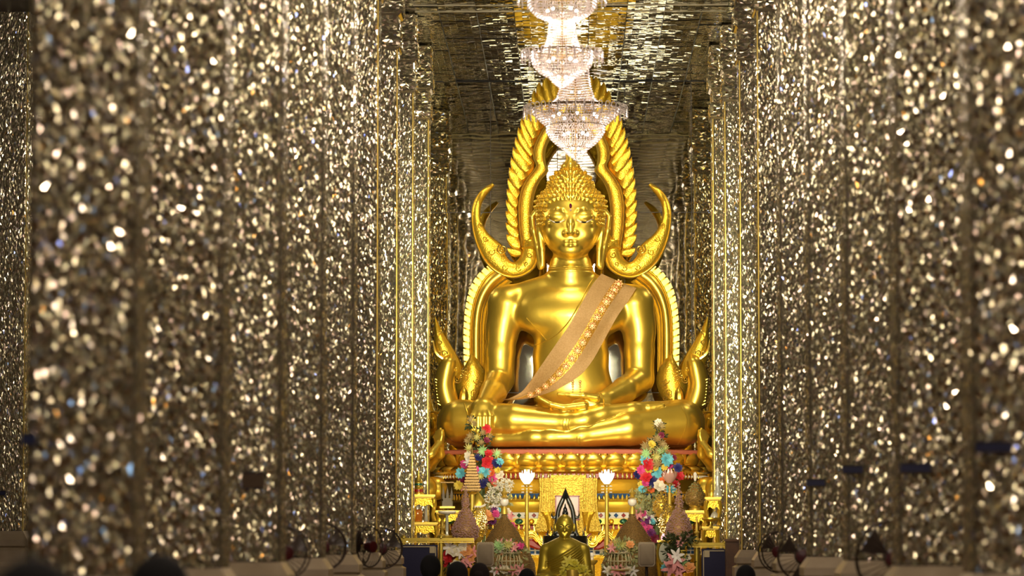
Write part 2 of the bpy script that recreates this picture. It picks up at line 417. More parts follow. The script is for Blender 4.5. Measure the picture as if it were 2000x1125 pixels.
# ---------------------------------------------------------------- sculpted bodies: distance fields turned into one skin
class SDF:
    def __init__(s, lo, hi, h):
        s.lo = np.array(lo, np.float32); s.h = h
        s.n = np.ceil((np.array(hi)-s.lo)/h).astype(int)+1
        s.ax = [(s.lo[i] + h*np.arange(s.n[i])).astype(np.float32) for i in range(3)]
        s.D = np.full(tuple(s.n), 50.0*h, np.float32)
    def sub(s, lo, hi, pad):
        i0 = np.clip(np.floor((np.array(lo)-pad-s.lo)/s.h).astype(int), 0, s.n); i1 = np.clip(np.ceil((np.array(hi)+pad-s.lo)/s.h).astype(int)+1, 0, s.n)
        if (i1 <= i0).any(): return None
        sl = tuple(slice(a, b) for a, b in zip(i0, i1))
        x = s.ax[0][sl[0]][:, None, None]; y = s.ax[1][sl[1]][None, :, None]; z = s.ax[2][sl[2]][None, None, :]
        return sl, x, y, z
    def mix(s, sl, d, k, mode='u'):
        a = s.D[sl]
        if mode == 'u':
            hh = np.clip(.5+.5*(a-d)/k, 0, 1); s.D[sl] = a*(1-hh)+d*hh-k*hh*(1-hh)
        else:
            hh = np.clip(.5-.5*(a+d)/k, 0, 1); s.D[sl] = a*(1-hh)-d*hh+k*hh*(1-hh)
    def cone(s, a, ra, b, rb, k=8, mode='u'):
        a = np.array(a, np.float32); b = np.array(b, np.float32); R = max(ra, rb)
        q = s.sub(np.minimum(a, b)-R, np.maximum(a, b)+R, k*1.2+3*s.h)
        if q is None: return
        sl, x, y, z = q; ab = b-a; L2 = float((ab**2).sum())+1e-9
        t = np.clip(((x-a[0])*ab[0]+(y-a[1])*ab[1]+(z-a[2])*ab[2])/L2, 0, 1)
        d = np.sqrt((x-a[0]-t*ab[0])**2+(y-a[1]-t*ab[1])**2+(z-a[2]-t*ab[2])**2)-(ra+(rb-ra)*t)
        s.mix(sl, d, k, mode)
    def ell(s, c, r, k=8, mode='u', rot=None):
        c = np.array(c, np.float32); r = np.array(r, np.float32); R = r.max() if rot is not None else r
        q = s.sub(c-R, c+R, k*1.2+3*s.h)
        if q is None: return
        sl, x, y, z = q; x = x-c[0]; y = y-c[1]; z = z-c[2]
        if rot is not None:
            A = np.array(rot.to_matrix().transposed() if hasattr(rot, 'to_matrix') else rot.transposed())
            x, y, z = (A[i][0]*x+A[i][1]*y+A[i][2]*z for i in range(3))
        k0 = np.sqrt((x/r[0])**2+(y/r[1])**2+(z/r[2])**2); k1 = np.sqrt((x/r[0]**2)**2+(y/r[1]**2)**2+(z/r[2]**2)**2)+1e-9
        s.mix(sl, np.maximum(k0*(k0-1)/k1, -r.min()*1.0), k, mode)
    def chain(s, pts, k=4, mode='u'):
        for p, q in zip(pts[:-1], pts[1:]): s.cone(p[:3], p[3], q[:3], q[3], k, mode)
    def join(s, o, k):
        a, d = s.D, o.D; hh = np.clip(.5+.5*(a-d)/k, 0, 1); s.D = a*(1-hh)+d*hh-k*hh*(1-hh)
    def cut_below(s, zc):
        z = s.ax[2][None, None, :]; s.D = np.maximum(s.D, zc-z)
    def mesh(s, name, scale=1.0, off=(0, 0, 0)):
        D = s.D; n = D.shape; S = D < 0
        cnt = np.zeros([k-1 for k in n], np.float32); P = np.zeros([k-1 for k in n]+[3], np.float32)
        def acc(ax):
            sl0 = [slice(None)]*3; sl1 = [slice(None)]*3; sl0[ax] = slice(0, -1); sl1[ax] = slice(1, None)
            a = D[tuple(sl0)]; b = D[tuple(sl1)]; cr = (a < 0) != (b < 0)
            idx = np.argwhere(cr); va = a[cr]; vb = b[cr]; t = va/(va-vb)
            pos = idx.astype(np.float32); pos[:, ax] += t
            o = [i for i in range(3) if i != ax]
            for da in (0, -1):
                for db in (0, -1):
                    c = idx.copy(); c[:, o[0]] += da; c[:, o[1]] += db
                    ok = (c >= 0).all(1) & (c[:, 0] < n[0]-1) & (c[:, 1] < n[1]-1) & (c[:, 2] < n[2]-1)
                    cc = c[ok]; np.add.at(cnt, tuple(cc.T), 1); np.add.at(P, tuple(cc.T), pos[ok])
            return idx, va < 0
        E = [acc(i) for i in range(3)]
        act = cnt > 0; ids = -np.ones(act.shape, int); ids[act] = np.arange(act.sum())
        V = P[act]/cnt[act][:, None]
        V = (s.lo + V*s.h)
        faces = []
        for ax, (idx, inside) in enumerate(E):
            o = [i for i in range(3) if i != ax]
            m = (idx[:, o[0]] > 0) & (idx[:, o[1]] > 0) & (idx[:, o[0]] < n[o[0]]-1) & (idx[:, o[1]] < n[o[1]]-1)
            idx = idx[m]; ins = inside[m]; q = []
            for da, db in ((0, 0), (-1, 0), (-1, -1), (0, -1)):
                c = idx.copy(); c[:, o[0]] += da; c[:, o[1]] += db; q.append(ids[tuple(c.T)])
            q = np.stack(q, 1); fl = ins if ax != 1 else ~ins
            q[~fl] = q[~fl][:, ::-1]; faces.append(q)
        Fc = np.concatenate(faces); V = V*scale + np.array(off)
        me = bpy.data.meshes.new(name)
        me.vertices.add(len(V)); me.vertices.foreach_set('co', V.astype(np.float32).ravel())
        me.loops.add(Fc.size); me.loops.foreach_set('vertex_index', Fc.astype(np.int32).ravel())
        me.polygons.add(len(Fc)); me.polygons.foreach_set('loop_start', np.arange(0, Fc.size, 4, dtype=np.int32))
        me.polygons.foreach_set('loop_total', np.full(len(Fc), 4, np.int32))
        me.update(calc_edges=True); me.validate()
        me.polygons.foreach_set('use_smooth', [True]*len(me.polygons))
        return me
PX = .006
SY = 39.0
base = at(1115, 876, SY); SPY = base.y                       # statue base: local unit = one photograph pixel
statue = thing('buddha_statue', 'huge gilded seated Buddha statue with curled hair on the lotus pedestal', 'statue', base)

def body():
    B = SDF((-275, -180, -4), (275, 80, 372), 2.4)
    for s in (-1, 1):
        B.cone((s*26, 8, 324), 24, (s*108, 8, 296), 25, 14)
        B.cone((s*125, 8, 282), 39, (s*134, 8, 228), 31, 10)
    B.ell((0, 6, 268), (112, 50, 62), 16)
    B.ell((-46, -18, 262), (56, 34, 42), 18); B.ell((46, -18, 262), (56, 34, 42), 18)
    B.cone((0, 4, 254), 62, (0, 2, 180), 48, 24)
    B.ell((0, 0, 176), (75, 46, 78), 20)
    B.ell((2, -6, 118), (80, 48, 56), 20)
    B.ell((0, 10, 44), (108, 68, 46), 16)
    B.ell((0, 5, 345), (43, 42, 60), 14)
    for z, r in ((343, 41), (354, 41)):
        B.ell((0, 3, z), (r+3, r+1, 4.6), 3)
    # arms
    A = SDF((-275, -180, -4), (275, 80, 372), 2.4)
    A.chain([(-134, 8, 240, 30.5), (-138, 4, 190, 29), (-139, 0, 138, 28.5)], 6)
    A.chain([(-139, 0, 134, 28), (-150, -52, 108, 25), (-164, -104, 86, 17.5)], 6)
    A.ell((-169, -124, 70), (25, 17, 24), 10)
    for i, (x, L) in enumerate(((-188, 50), (-177, 60), (-166, 58), (-155, 46))):
        A.chain([(x*.6-68, -132, 74, 6.2), (x, -143, 56, 6.0), (x-.5, -145, 56-L*.45, 5.4), (x-1, -141, 58-L, 4.4)], 3)
    A.chain([(-150, -118, 74, 8), (-139, -130, 60, 7), (-137, -135, 40, 5.5)], 4)
    A.chain([(134, 8, 240, 30.5), (134, 4, 190, 29), (134, 0, 138, 28.5)], 6)
    A.chain([(134, -2, 134, 28), (104, -52, 112, 25), (66, -98, 92, 17)], 6)
    A.chain([(66, -98, 91, 15.5), (42, -116, 86, 14), (12, -124, 80, 11)], 8)
    for i in range(4):
        y = -146 + i*9.5
        A.chain([(26, y+6, 80, 6.8), (-14, y, 75, 6), (-38, y, 81, 5.2), (-60-(3-abs(i-1.4))*1.5, y+1, 94, 3.6)], 2)
    A.chain([(50, -130, 94, 7), (24, -136, 98, 6), (0, -136, 99, 4.8), (-24, -134, 101, 3.6)], 2.5)
    B.join(A, 9)
    # legs: right shin over left
    L = SDF((-275, -180, -4), (275, 80, 372), 2.4)
    for s in (-1, 1):
        L.cone((s*60, 0, 38), 44, (s*214, -50, 48), 46, 10)
    L.chain([(210, -80, 46, 42), (110, -120, 34, 31), (20, -134, 20, 21), (-40, -134, 18, 19)], 8)
    L.chain([(-40, -134, 18, 19), (-72, -130, 18, 19), (-140, -116, 15, 15), (-165, -106, 14, 11)], 8)
    U = SDF((-275, -180, -4), (275, 80, 372), 2.4)
    U.chain([(-210, -80, 50, 42), (-110, -122, 52, 30), (-10, -134, 46, 22), (28, -130, 50, 21)], 6)
    U.chain([(28, -130, 52, 21), (60, -124, 62, 18), (120, -112, 72, 14), (168, -96, 80, 9)], 6)
    for i in range(5):
        U.chain([(150, -112+i*8, 76, 6), (176-i*1.5, -108+i*8, 80, 5)], 3)
    L.ell((0, -60, 24), (120, 66, 28), 10)
    L.join(U, 1.5)
    B.join(L, 7)
    B.cut_below(0.0)
    return B.mesh('torso', PX)
bm_ = body()
torso = obj('torso', bm_, 'gold', statue)

def head():
    h = 1.15
    B = SDF((-90, -80, 338), (90, 90, 600), h)
    B.ell((0, 4, 346), (43, 42, 60), 10)
    B.ell((0, 3, 354), (44, 43, 4.6), 3)
    B.ell((0, 4, 454), (66, 68, 62), 10)                      # cranium
    B.ell((0, -8, 434), (54, 54, 58), 10)                     # face
    B.cone((0, -16, 416), 44, (0, -25, 399), 29, 10); B.ell((0, -14, 410), (45, 42, 26), 10)          # jaw
    B.ell((0, -46, 388), (19, 10, 10), 8)                     # chin
    for s in (-1, 1):
        B.ell((s*27, -42, 420), (18, 16, 18), 10)             # cheek
        # brow arch and eyelid
        B.chain([(s*5, -61, 446, 1.8), (s*8, -61, 457, 1.9), (s*16, -60, 465, 2.3), (s*27, -56, 468, 2.4), (s*38, -49, 463, 2.0), (s*47, -40, 453, 1.4)], 4)
        B.ell((s*26, -50.5, 454), (18, 12, 11), 3)
        B.chain([(s*11, -58, 447, 1.3), (s*20, -60, 443, 1.5), (s*31, -57, 445, 1.4), (s*42, -47, 451, 1.0)], 2)
        B.ell((s*26, -49, 439), (17, 9, 7), 5)
        B.ell((s*9, -60, 420), (5.5, 7, 4.6), 5)          # nostril wing
        # mouth
        B.chain([(0, -57, 405, 3.2), (s*10, -55.2, 405.3, 2.8), (s*23, -48, 409, 1.2)], 2.6)
        B.chain([(0, -55.5, 397, 3.8), (s*10, -53.5, 398.5, 3.2), (s*20, -48, 404.5, 1.2)], 2.6)
        pass
        # long ears
        B.chain([(s*69, 2, 470, 4), (s*76, 4, 459, 4.5), (s*73, 3, 432, 5), (s*66, 0, 400, 4.5), (s*60, -3, 364, 5), (s*59, -3, 359, 6)], 3)
        B.chain([(s*64, -2, 462, 5), (s*60, -6, 430, 7), (s*56, -6, 395, 6), (s*55, -5, 362, 5)], 3)
        B.chain([(s*65, -9, 452, 3), (s*62, -9, 425, 3.2), (s*59, -9, 400, 2.6)], 3)
    B.chain([(0, -57, 456, 4.2), (0, -65, 438, 5.0), (0, -73, 421, 6.6)], 4)   # nose
    B.ell((0, -72, 420), (6.5, 6.5, 5.2), 5)
    B.chain([(-30, -48, 448.5, .01), (-30, -48, 448.4, .01)], 1)
    for s in (-1, 1):                                           # slit of the downcast eye
        B.chain([(s*12, -63, 446, 1.0), (s*21, -64.5, 441.4, 1.3), (s*31, -61, 442.6, 1.2), (s*41, -51, 448, .8)], 1.2, 's')
    B.ell((0, 6, 518), (43, 43, 35), 8)                       # ushnisha
    B.ell((0, 6, 484), (68, 66, 34), 10)
    return B
hb = head()
hd = obj('head', hb.mesh('head', PX), 'gold', statue)

# curls of hair: cast from outside onto the skull, row by row
dg0 = BVHTree.FromPolygons([v.co for v in hd.data.vertices], [p.vertices[:] for p in hd.data.polygons])
cl = MB(); rr = random.Random(5)
def curl(p, n, r):
    n = n.normalized(); q = n.to_track_quat('Z', 'Y')
    prof = ((1.0, -.4), (1.05, .2), (.72, .42), (.80, .66), (.50, .88), (.50, 1.0), (.2, 1.2))
    rings = [[p + q @ Vector((r*a*math.cos(t), r*a*math.sin(t), r*b)) for t in (2*math.pi*j/8 for j in range(8))] for a, b in prof]
    cl.rings(rings)
c0 = Vector((0, 4*PX, 455*PX))
for row in range(24):
    el = math.radians(-12 + row*7.6)
    if el > 1.5: break
    nn = max(5, int(40*math.cos(el)))
    for j in range(nn):
        az = 2*math.pi*(j + .5*(row % 2))/nn
        d = Vector((math.sin(az)*math.cos(el), -math.cos(az)*math.cos(el), math.sin(el)))
        hit, nrm, _, _ = dg0.ray_cast(c0 + d*1.2, -d)
        if hit is None: continue
        z = hit.z/PX; x = abs(hit.x/PX); front = hit.y/PX < -8
        hairline = 493 - (x/50.0)**4*14 + (-3 if x < 6 else 0)
        if front and z < hairline and x < 50: continue
        if front and z < 425: continue
        if z < 400 or (hit - c0).length < .2: continue
        if x > 56 and -14 < hit.y/PX < 12 and z < 470: continue
        curl(hit, (nrm+d*.4+Vector((0, 0, -.15))), 4.5*PX)
for x in (-49, -41, -33, -25, -17, -9, 0, 9, 17, 25, 33, 41, 49):
    hit, nrm, _, _ = dg0.ray_cast(Vector((x*PX, -1, (489-(x/50)**4*15-(2 if x == 0 else 0))*PX)), Vector((0, 1, 0)))
    curl(hit, nrm, 4.2*PX)
for row, (z, R) in enumerate(((505, 50), (515, 45), (525, 41), (535, 35), (544, 26), (551, 14))):
    nn = max(6, int(2*math.pi*R/10.5))
    for j in range(nn):
        az = 2*math.pi*(j+.5*(row % 2))/nn
        d = Vector((math.sin(az), -math.cos(az), .0))
        hit, nrm, _, _ = dg0.ray_cast(Vector((0, 6*PX, z*PX)) + d*1.0, -d)
        if hit: curl(hit, nrm + Vector((0, 0, .15)), 4.3*PX)
o = cl.build('hair_curls', 'gold', statue); o['kind'] = 'stuff'
# flame finial on the crown
fl = MB()
for k in range(9):
    a = 2*math.pi*k/9; d = Vector((math.sin(a), -math.cos(a), 0)); t = Vector((d.y, -d.x, 0))
    pts = []; A = []; Bq = []
    for i in range(7):
        u = i/6; w = (5.5*math.sin(math.pi*(.15+.8*u))*(1-u*.6))*PX
        p = d*((14 + 5*math.sin(u*3.0))*PX) + Vector((0, 6*PX, (548+u*20)*PX)); A.append(p-t*w); Bq.append(p+t*w)
    fl.loft(A, Bq, .012, 6)
fl.lathe([(15*PX, 546*PX), (13*PX, 556*PX), (9*PX, 572*PX), (10*PX, 580*PX), (5*PX, 600*PX), (1*PX, 625*PX)], (0, 6*PX, 0), 12)
fl.build('crown_flame', 'gold', statue)
# eyes and forehead jewels
for s in (-1, 1):
    e = MB()
    def on(x, z, off=-.3):
        hit, nrm, _, _ = dg0.ray_cast(Vector((x*PX, -1, z*PX)), Vector((0, 1, 0)))
        return hit + Vector((0, off*PX, 0))
    top = [(11, 446.8), (19, 443.6), (26, 442.6), (33, 444.2), (43, 449.6)]; bot = [(11, 445.8), (19, 441.0), (26, 439.6), (33, 441.4), (43, 448.4)]
    e.loft([on(s*a, b) for a, b in top], [on(s*a, b) for a, b in bot], .006, 6)
    eye = e.build('eye', mat('eye_white', 'e6dccb', .2), statue)
    p = MB(); p.loft([on(s*x, z, -1.4) for x, z in ((21, 442.8), (24, 443.0), (28, 443.0), (31, 443.2))], [on(s*x, z, -1.4) for x, z in ((21, 441), (24, 440.0), (28, 440.0), (31, 441.6))], .006, 6)
    p.build('pupil', 'black', eye)
j = MB(); hit, _, _, _ = dg0.ray_cast(Vector((0, -1, 473*PX)), Vector((0, 1, 0)))
j.ball((0, hit.y, 473.5*PX), 3*PX, 8, 6, (.9, .6, 1.7)); j.build('forehead_jewel', mat('ruby', '5c1030', .1, .3), statue)
hit, _, _, _ = dg0.ray_cast(Vector((0, -1, 465*PX)), Vector((0, 1, 0)))
j = MB(); j.octa((0, hit.y-.5*PX, 465.5*PX), 2.8*PX); j.build('forehead_jewel', mat('clear_stone', 'e8c8c0', .1, .3), statue)

for ch in statue.children:
    if ch is not torso: ch.location.z -= 4*PX
# ---------------------------------------------------------------- flame arch behind the statue
AY = 39.5
arch = thing('flame_arch', 'tall gilded flame-edged arch with curled tails framing the seated statue', 'arch', at(1116, 876, AY))
IN_E = [(1045,500),(1042,462),(1040,430),(1041,400),(1046,374),(1056,353),(1071,335),(1067,322),(1065,304),(1068,287),(1077,268),(1091,249),(1105,232),(1116,214)]
OUT_E = [(1022,500),(1015,462),(1012,430),(1012,398),(1018,368),(1030,346),(1046,324),(1041,308),(1042,288),(1050,268),(1062,247),(1078,224),(1096,198),(1116,165)]
TIPS = [(993,505),(990,475),(988,440),(988,405),(990,370),(994,336),(999,306),(1005,278),(1013,250),(1022,224),(1033,199),(1045,175),(1057,158),(1076,149),(1098,145),(1116,144)]
def resamp(P, n, t0=0.0, t1=1.0):
    P = [Vector(p) for p in P]; L = [0]
    for a, b in zip(P[:-1], P[1:]): L.append(L[-1]+(b-a).length)
    out = []
    for i in range(n):
        s = (t0+(t1-t0)*i/(n-1))*L[-1]; k = 0
        while k < len(L)-2 and L[k+1] < s: k += 1
        u = (s-L[k])/(L[k+1]-L[k]+1e-9); out.append(P[k].lerp(P[k+1], min(max(u, 0), 1)))
    return out
def spiral(c, r0, turns, rad, Y, sgn=1, mir=False, ph=0.0):
    pts = []; n = int(turns*14)
    for i in range(n+1):
        u = i/n; a = ph+sgn*u*turns*2*math.pi; r = r0*(1-u*.88)
        pts.append((c[0]+r*math.cos(a), c[1]-r*math.sin(a)))
    P = [at(2*1116-x if mir else x, y, Y) for x, y in pts]
    return MB().tube(P, [rad*pxm(Y)*(1-.5*i/n) for i in range(n+1)], 6)
for mir in (False, True):
    T = 1116.0
    a = line(IN_E, AY, 4, mir); b = line(OUT_E, AY, 4, mir); mid = [(p+q)/2 for p, q in zip(a, b)]
    part(MB().loft(a, b, .10, 10, flat=3.2, back=1.0), 'inner_band', 'gold_relief', arch)
    P = 1/1.0
    fr = Vector((0, -.105, 0))
    for src, off, r in ((IN_E, 2.0, 1.7), (IN_E, 5.2, 1.0), (OUT_E, -1.5, 1.6), (OUT_E, -5.2, 1.3)):
        q = line(src, AY-.10, 4, mir); o2 = line(OUT_E if src is IN_E else IN_E, AY-.10, 4, mir)
        pts = []
        for u, v in zip(q, o2):
            d = (v-u).normalized(); pts.append(u + d*(abs(off)*pxm(AY)))
        part(MB().tube(pts, r*pxm(AY), 6), 'moulding', 'gold_trim', arch)
    # flame leaves up the outer edge
    oe = line(OUT_E, AY, 4, mir); te = line(TIPS, AY, 4, mir)
    N = 20
    part(MB().loft(resamp(oe, 40), [p.lerp(q, .62) for p, q in zip(resamp(oe, 40), resamp(te, 40))], .06, 8, back=1.0), 'leaf_backing', 'gold_relief', arch)
    for i in range(N):
        u = ((i+.0)/N)**.92*.975; du = 1/N
        B0 = resamp(oe, 2, max(u-du*.6, 0), 1)[0]; B1 = resamp(oe, 2, min(u+du*1.15, 1), 1)[0]
        tip = resamp(te, 2, min(u+du*.95, 1), 1)[0]; root = resamp(te, 2, max(u-du*.35, 0), 1)[0]
        root = root.lerp(B0, .40)
        A = smooth_line([B0.lerp(root, .3), root, root.lerp(tip, .5)+(root-B0)*.28, tip], 3)
        Bq = smooth_line([B0.lerp(B1, .5), B1.lerp(tip, .30), B1.lerp(tip, .70)+(tip-B1)*.0, tip], 3)
        Yo = Vector((0, -.05-.012*(i % 2), 0))
        lf = thing_part = part(MB().loft([p+Yo+Vector((0, -.045, 0)) for p in A], [p+Yo for p in Bq], .035, 8, back=.6), 'flame_leaf', 'gold_relief', arch)
    # curled tail
    TO = [(1051,470),(1051,500),(1048,518),(1038,531),(1020,541),(998,544),(972,535),(950,517),(936,494),(926,466),(921,436),(922,408),(930,386),(944,369),(961,358)]
    TI = [(1022,470),(1020,488),(1016,500),(1011,507),(1004,512),(996,509),(988,498),(983,482),(972,471),(957,459),(946,444),(939,426),(939,406),(946,388),(966,362)]
    Yt = AY-.09
    a = line(TO, Yt, 4, mir); b = line(TI, Yt, 4, mir)
    part(MB().loft(a, b, .11, 12, flat=2.6, back=.8), 'curled_tail', 'gold_relief', arch)
    part(MB().tube([p+Vector((0, -.07, 0))+(q-p).normalized()*.012 for p, q in zip(a, b)], .011, 6), 'tail_edge', 'gold_trim', arch)
    part(spiral((981, 487), 10, 1.8, 1.7, Yt-.125, 1, mir, 2.2), 'spiral_scroll', 'gold_trim', arch)
    for c, r in (((1012, 524), 6), ((1034, 498), 6), ((1028, 516), 4.5), ((960, 492), 7), ((948, 466), 6), ((986, 522), 6), ((938, 440), 5), ((1030, 478), 5)):
        part(spiral(c, r, 1.3, 1.7, Yt-.108, -1, mir, r), 'scroll_relief', 'gold_relief', arch)
    A = line([(1046,455),(1030,470),(1018,485)], Yt, 4, mir); B = line([(1049,520),(1046,494),(1020,487)], Yt, 4, mir)
    part(MB().loft([p+Vector((0,-.05,0)) for p in A], [p+Vector((0,-.05,0)) for p in B], .08, 8), 'tail_leaf', 'gold_relief', arch)
    # lower arm of the arch
    E0 = [(958,518),(940,532),(923,556),(914,583),(909,615),(907,650),(907,690),(909,722),(914,748)]
    E1 = [(968,527),(950,542),(935,565),(926,590),(921,617),(919,650),(919,690),(920,722),(922,748)]
    E2 = [(990,545),(970,560),(955,580),(946,602),(942,627),(941,655),(941,690),(941,722),(940,748)]
    E3 = [(1002,552),(982,566),(966,585),(956,606),(951,630),(949,658),(949,692),(949,724),(947,748)]
    Yl = AY-.02
    e0, e1, e2, e3 = (line(e, Yl, 4, mir) for e in (E0, E1, E2, E3))
    part(MB().loft(e0, e1, .05, 8, flat=3, back=1), 'fin_band', 'gold_relief', arch)
    part(MB().loft(e1, e2, .14, 14, back=.8), 'arch_tube', 'gold', arch)
    part(MB().loft(e2, e3, .10, 8, flat=3, back=1), 'beaded_band', 'gold_relief', arch)
    part(MB().tube([p+Vector((0, -.07, 0)) for p in e1], .010, 6), 'moulding', 'gold_trim', arch)
    part(MB().tube([p+Vector((0, -.11, 0)) for p in e2], .008, 6), 'moulding', 'gold_trim', arch)
    f0 = resamp(e0, 20); f1 = resamp(e1, 20)
    for i in range(17):                                        # the notched fin along the back
        d = (f0[i]-f1[i]); tn = (f0[i]-f0[i+1]).normalized()
        q = [f1[i], f0[i]+d*.10+tn*.008, f0[i+1]+d*.10+tn*.030, f1[i+1]+tn*.022]
        part(MB().rings([[p+Vector((0, -.040, 0)) for p in q], [p+Vector((0, -.068, 0)) for p in q]]), 'fin_scale', 'gold', arch, False)
    # scrolled beast and rearing serpent at the foot
    A = line([(921,690),(909,712),(898,728),(890,748),(892,772),(902,790),(912,797)], Yl-.10, 4, mir)
    B = line([(923,692),(936,706),(948,728),(950,750),(942,772),(930,788),(914,798)], Yl-.10, 4, mir)
    part(MB().loft(A, B, .14, 12), 'scrolled_beast', 'gold_relief', arch)
    part(spiral((894, 741), 9.5, 2.0, 1.8, Yl-.26, 1, mir, .8), 'spiral_scroll', 'gold_trim', arch)
    rs = random.Random(8)
    for i in range(12):
        c = (908+rs.uniform(-6, 32), 722+i*5.6); c = (min(c[0], 944-abs(i-5)*2), c[1])
        part(spiral(c, rs.uniform(4, 7), 1.3, 1.2, Yl-.24, rs.choice((-1, 1)), mir, rs.uniform(0, 6)), 'scroll_relief', 'gold_trim', arch)
    Yn = Yl-.35
    A = line([(878,688),(862,702),(851,728),(848,756),(851,782),(862,802),(880,812)], Yn, 4, mir)
    B = line([(884,690),(893,706),(892,728),(888,750),(893,770),(897,790),(886,812)], Yn, 4, mir)
    part(MB().loft(A, B, .16, 14), 'serpent_neck', 'gold', arch)
    A = line([(905,752),(898,765),(896,785),(900,803)], Yn, 4, mir); B = line([(906,752),(914,765),(914,785),(904,803)], Yn, 4, mir)
    part(MB().loft(A, B, .14, 10), 'serpent_lobe', 'gold', arch)
    for k in range(9):
        y = 742+k*6; part(MB().tube([at((2*1116-x) if mir else x, y+dy, Yn-.10) for x, dy in ((850+k*.6, -2), (855+k*.6, 1), (860+k*.6, 0))], .007, 5), 'belly_ridge', 'gold_trim', arch)
    A = line([(849,618),(848,648),(848,676),(851,700),(860,716),(874,716)], Yn+.02, 4, mir)
    B = line([(850,618),(863,645),(880,674),(894,700),(901,724),(896,742)], Yn+.02, 4, mir)
    part(MB().loft(A, B, .09, 10), 'serpent_crest', 'gold_relief', arch)
    for c, r in (((858, 668), 5), ((868, 690), 6), ((856, 690), 5), ((880, 702), 6), ((860, 648), 4), ((866, 712), 6), ((888, 722), 5)):
        part(spiral(c, r, 1.4, 1.6, Yn-.075, 1, mir, r), 'crest_scroll', 'gold_trim', arch)
    A = line([(846,662),(848,690),(868,706),(884,708)], Yn-.05, 4, mir); B = line([(846,664),(854,686),(870,700),(884,706)], Yn-.05, 4, mir)
    part(MB().loft(A, B, .05, 6), 'serpent_jaw', 'gold_trim', arch)

# ---------------------------------------------------------------- sash across the chest
bt = BVHTree.FromPolygons([v.co for v in torso.data.vertices], [p.vertices[:] for p in torso.data.polygons])
def onbody(x, z, off=2.0):
    """x, z in statue units; point on the front of the torso"""
    hit, n, _, _ = bt.ray_cast(Vector((x*PX, -2, z*PX)), Vector((0, 1, 0)))
    return hit, n
SL = [(60,342),(42,318),(20,278),(-4,236),(-28,202),(-52,168),(-76,134),(-96,110),(-118,98),(-132,94)]
SR = [(128,312),(112,286),(90,254),(64,208),(44,172),(22,144),(-6,124),(-40,108),(-84,96),(-130,92)]
sl_ = smooth_line([Vector((a, 0, b)) for a, b in SL], 5); sr_ = smooth_line([Vector((a, 0, b)) for a, b in SR], 5)
NS = 13
rows = []
lasty = [0]*NS
for i, (p, q) in enumerate(zip(sl_, sr_)):
    row = []
    for k in range(NS):
        c = p.lerp(q, k/(NS-1)); h, n = onbody(c.x, c.z)
        y = h.y if h is not None and h.y < .35 else lasty[k]
        lasty[k] = y; row.append([c.x*PX, y, c.z*PX])
    rows.append(row)
R_ = np.array(rows)
for _ in range(6):                                              # the cloth spans the hollows
    Ys = R_[:, :, 1].copy(); Ys[1:-1, 1:-1] = (Ys[:-2, 1:-1]+Ys[2:, 1:-1]+Ys[1:-1, :-2]+Ys[1:-1, 2:])/4
    Ys[:, 0] = (Ys[:, 0]+Ys[:, 1])/2; Ys[:, -1] = (Ys[:, -1]+Ys[:, -2])/2
    R_[:, :, 1] = np.minimum(R_[:, :, 1], Ys)
R_[:, :, 1] -= .022
for k in range(NS):
    R_[:, k, 1] -= .008*abs(math.sin(k*2.2))*(.4+.6*np.linspace(0, 1, len(R_)))
sb = MB(); nr = len(rows); vs = []
for i in range(nr):
    for k in range(NS): vs.append(tuple(R_[i, k]+np.array(base)))
for i in range(nr):
    for k in range(NS): vs.append(tuple(R_[i, k]+np.array(base)+np.array((0, .014, 0))))
fs = []; n2 = nr*NS
for i in range(nr-1):
    for k in range(NS-1):
        a = i*NS+k; fs += [(a, a+1, a+NS+1, a+NS), (n2+a, n2+a+NS, n2+a+NS+1, n2+a+1)]
for i in range(nr-1):
    a = i*NS; b = a+NS-1; fs += [(a, a+NS, n2+a+NS, n2+a), (b, n2+b, n2+b+NS, b+NS)]
for k in range(NS-1):
    a = k; b = (nr-1)*NS+k; fs += [(a, n2+a, n2+a+1, a+1), (b, b+1, n2+b+1, n2+b)]
sb.add(vs, fs)
M['sash'] = mat('sash_cloth', 'a47f4c', .6, .2, bump=('noise', 120, .35, .01), vary=(60, 'b4905c'))
M['sash_band'] = mat('sash_band', 'd09a3c', .4, .6, bump=('voronoi', 70, .5, .01))
sash = thing('sash', 'beige glittering cloth sash with a row of jewelled flowers over the statue shoulder', 'sash', base)
part(sb, 'sash_cloth', 'sash', sash)
bd = MB()
A = []; B = []
for i in range(nr):
    A.append(Vector(R_[i, 5]+np.array(base)-np.array((0, .006, 0)))); B.append(Vector(R_[i, 8]+np.array(base)-np.array((0, .006, 0))))
part(MB().loft(A, B, .006, 6), 'gold_braid', 'sash_band', sash)
M['med'] = mat('medallion', 'c99a5c', .4, .3); M['gem'] = mat('red_gem', 'b0442c', .1, .2); M['pearl'] = mat('pearl', 'efe6d8', .2)
mid = [(a+b)/2 for a, b in zip(A, B)]
cs = resamp(mid[1:-8], 17)
for i, c in enumerate(cs):
    f = MB(); r = (10.2-i*.18)*pxm(SY)*.9
    c = c + Vector((0, -.012, 0))
    f.rings([[c+Vector((r*q*math.cos(t), -d, r*q*math.sin(t))) for t in (2*math.pi*j/16 for j in range(16))] for q, d in ((.3, -.01), (.72, 0), (.70, .012), (.2, .016))])
    for k in range(8):
        t = 2*math.pi*k/8; f.ball(c+Vector((r*.80*math.cos(t), -.006, r*.80*math.sin(t))), r*.26, 6, 4)
    o = part(f, 'flower_medallion', 'med', sash)
    g = MB()
    for k in range(6):
        t = 2*math.pi*k/6+.3; g.octa(c+Vector((r*.45*math.cos(t), -.018, r*.45*math.sin(t))), r*.17)
    part(g, 'red_gems', 'gem', o)
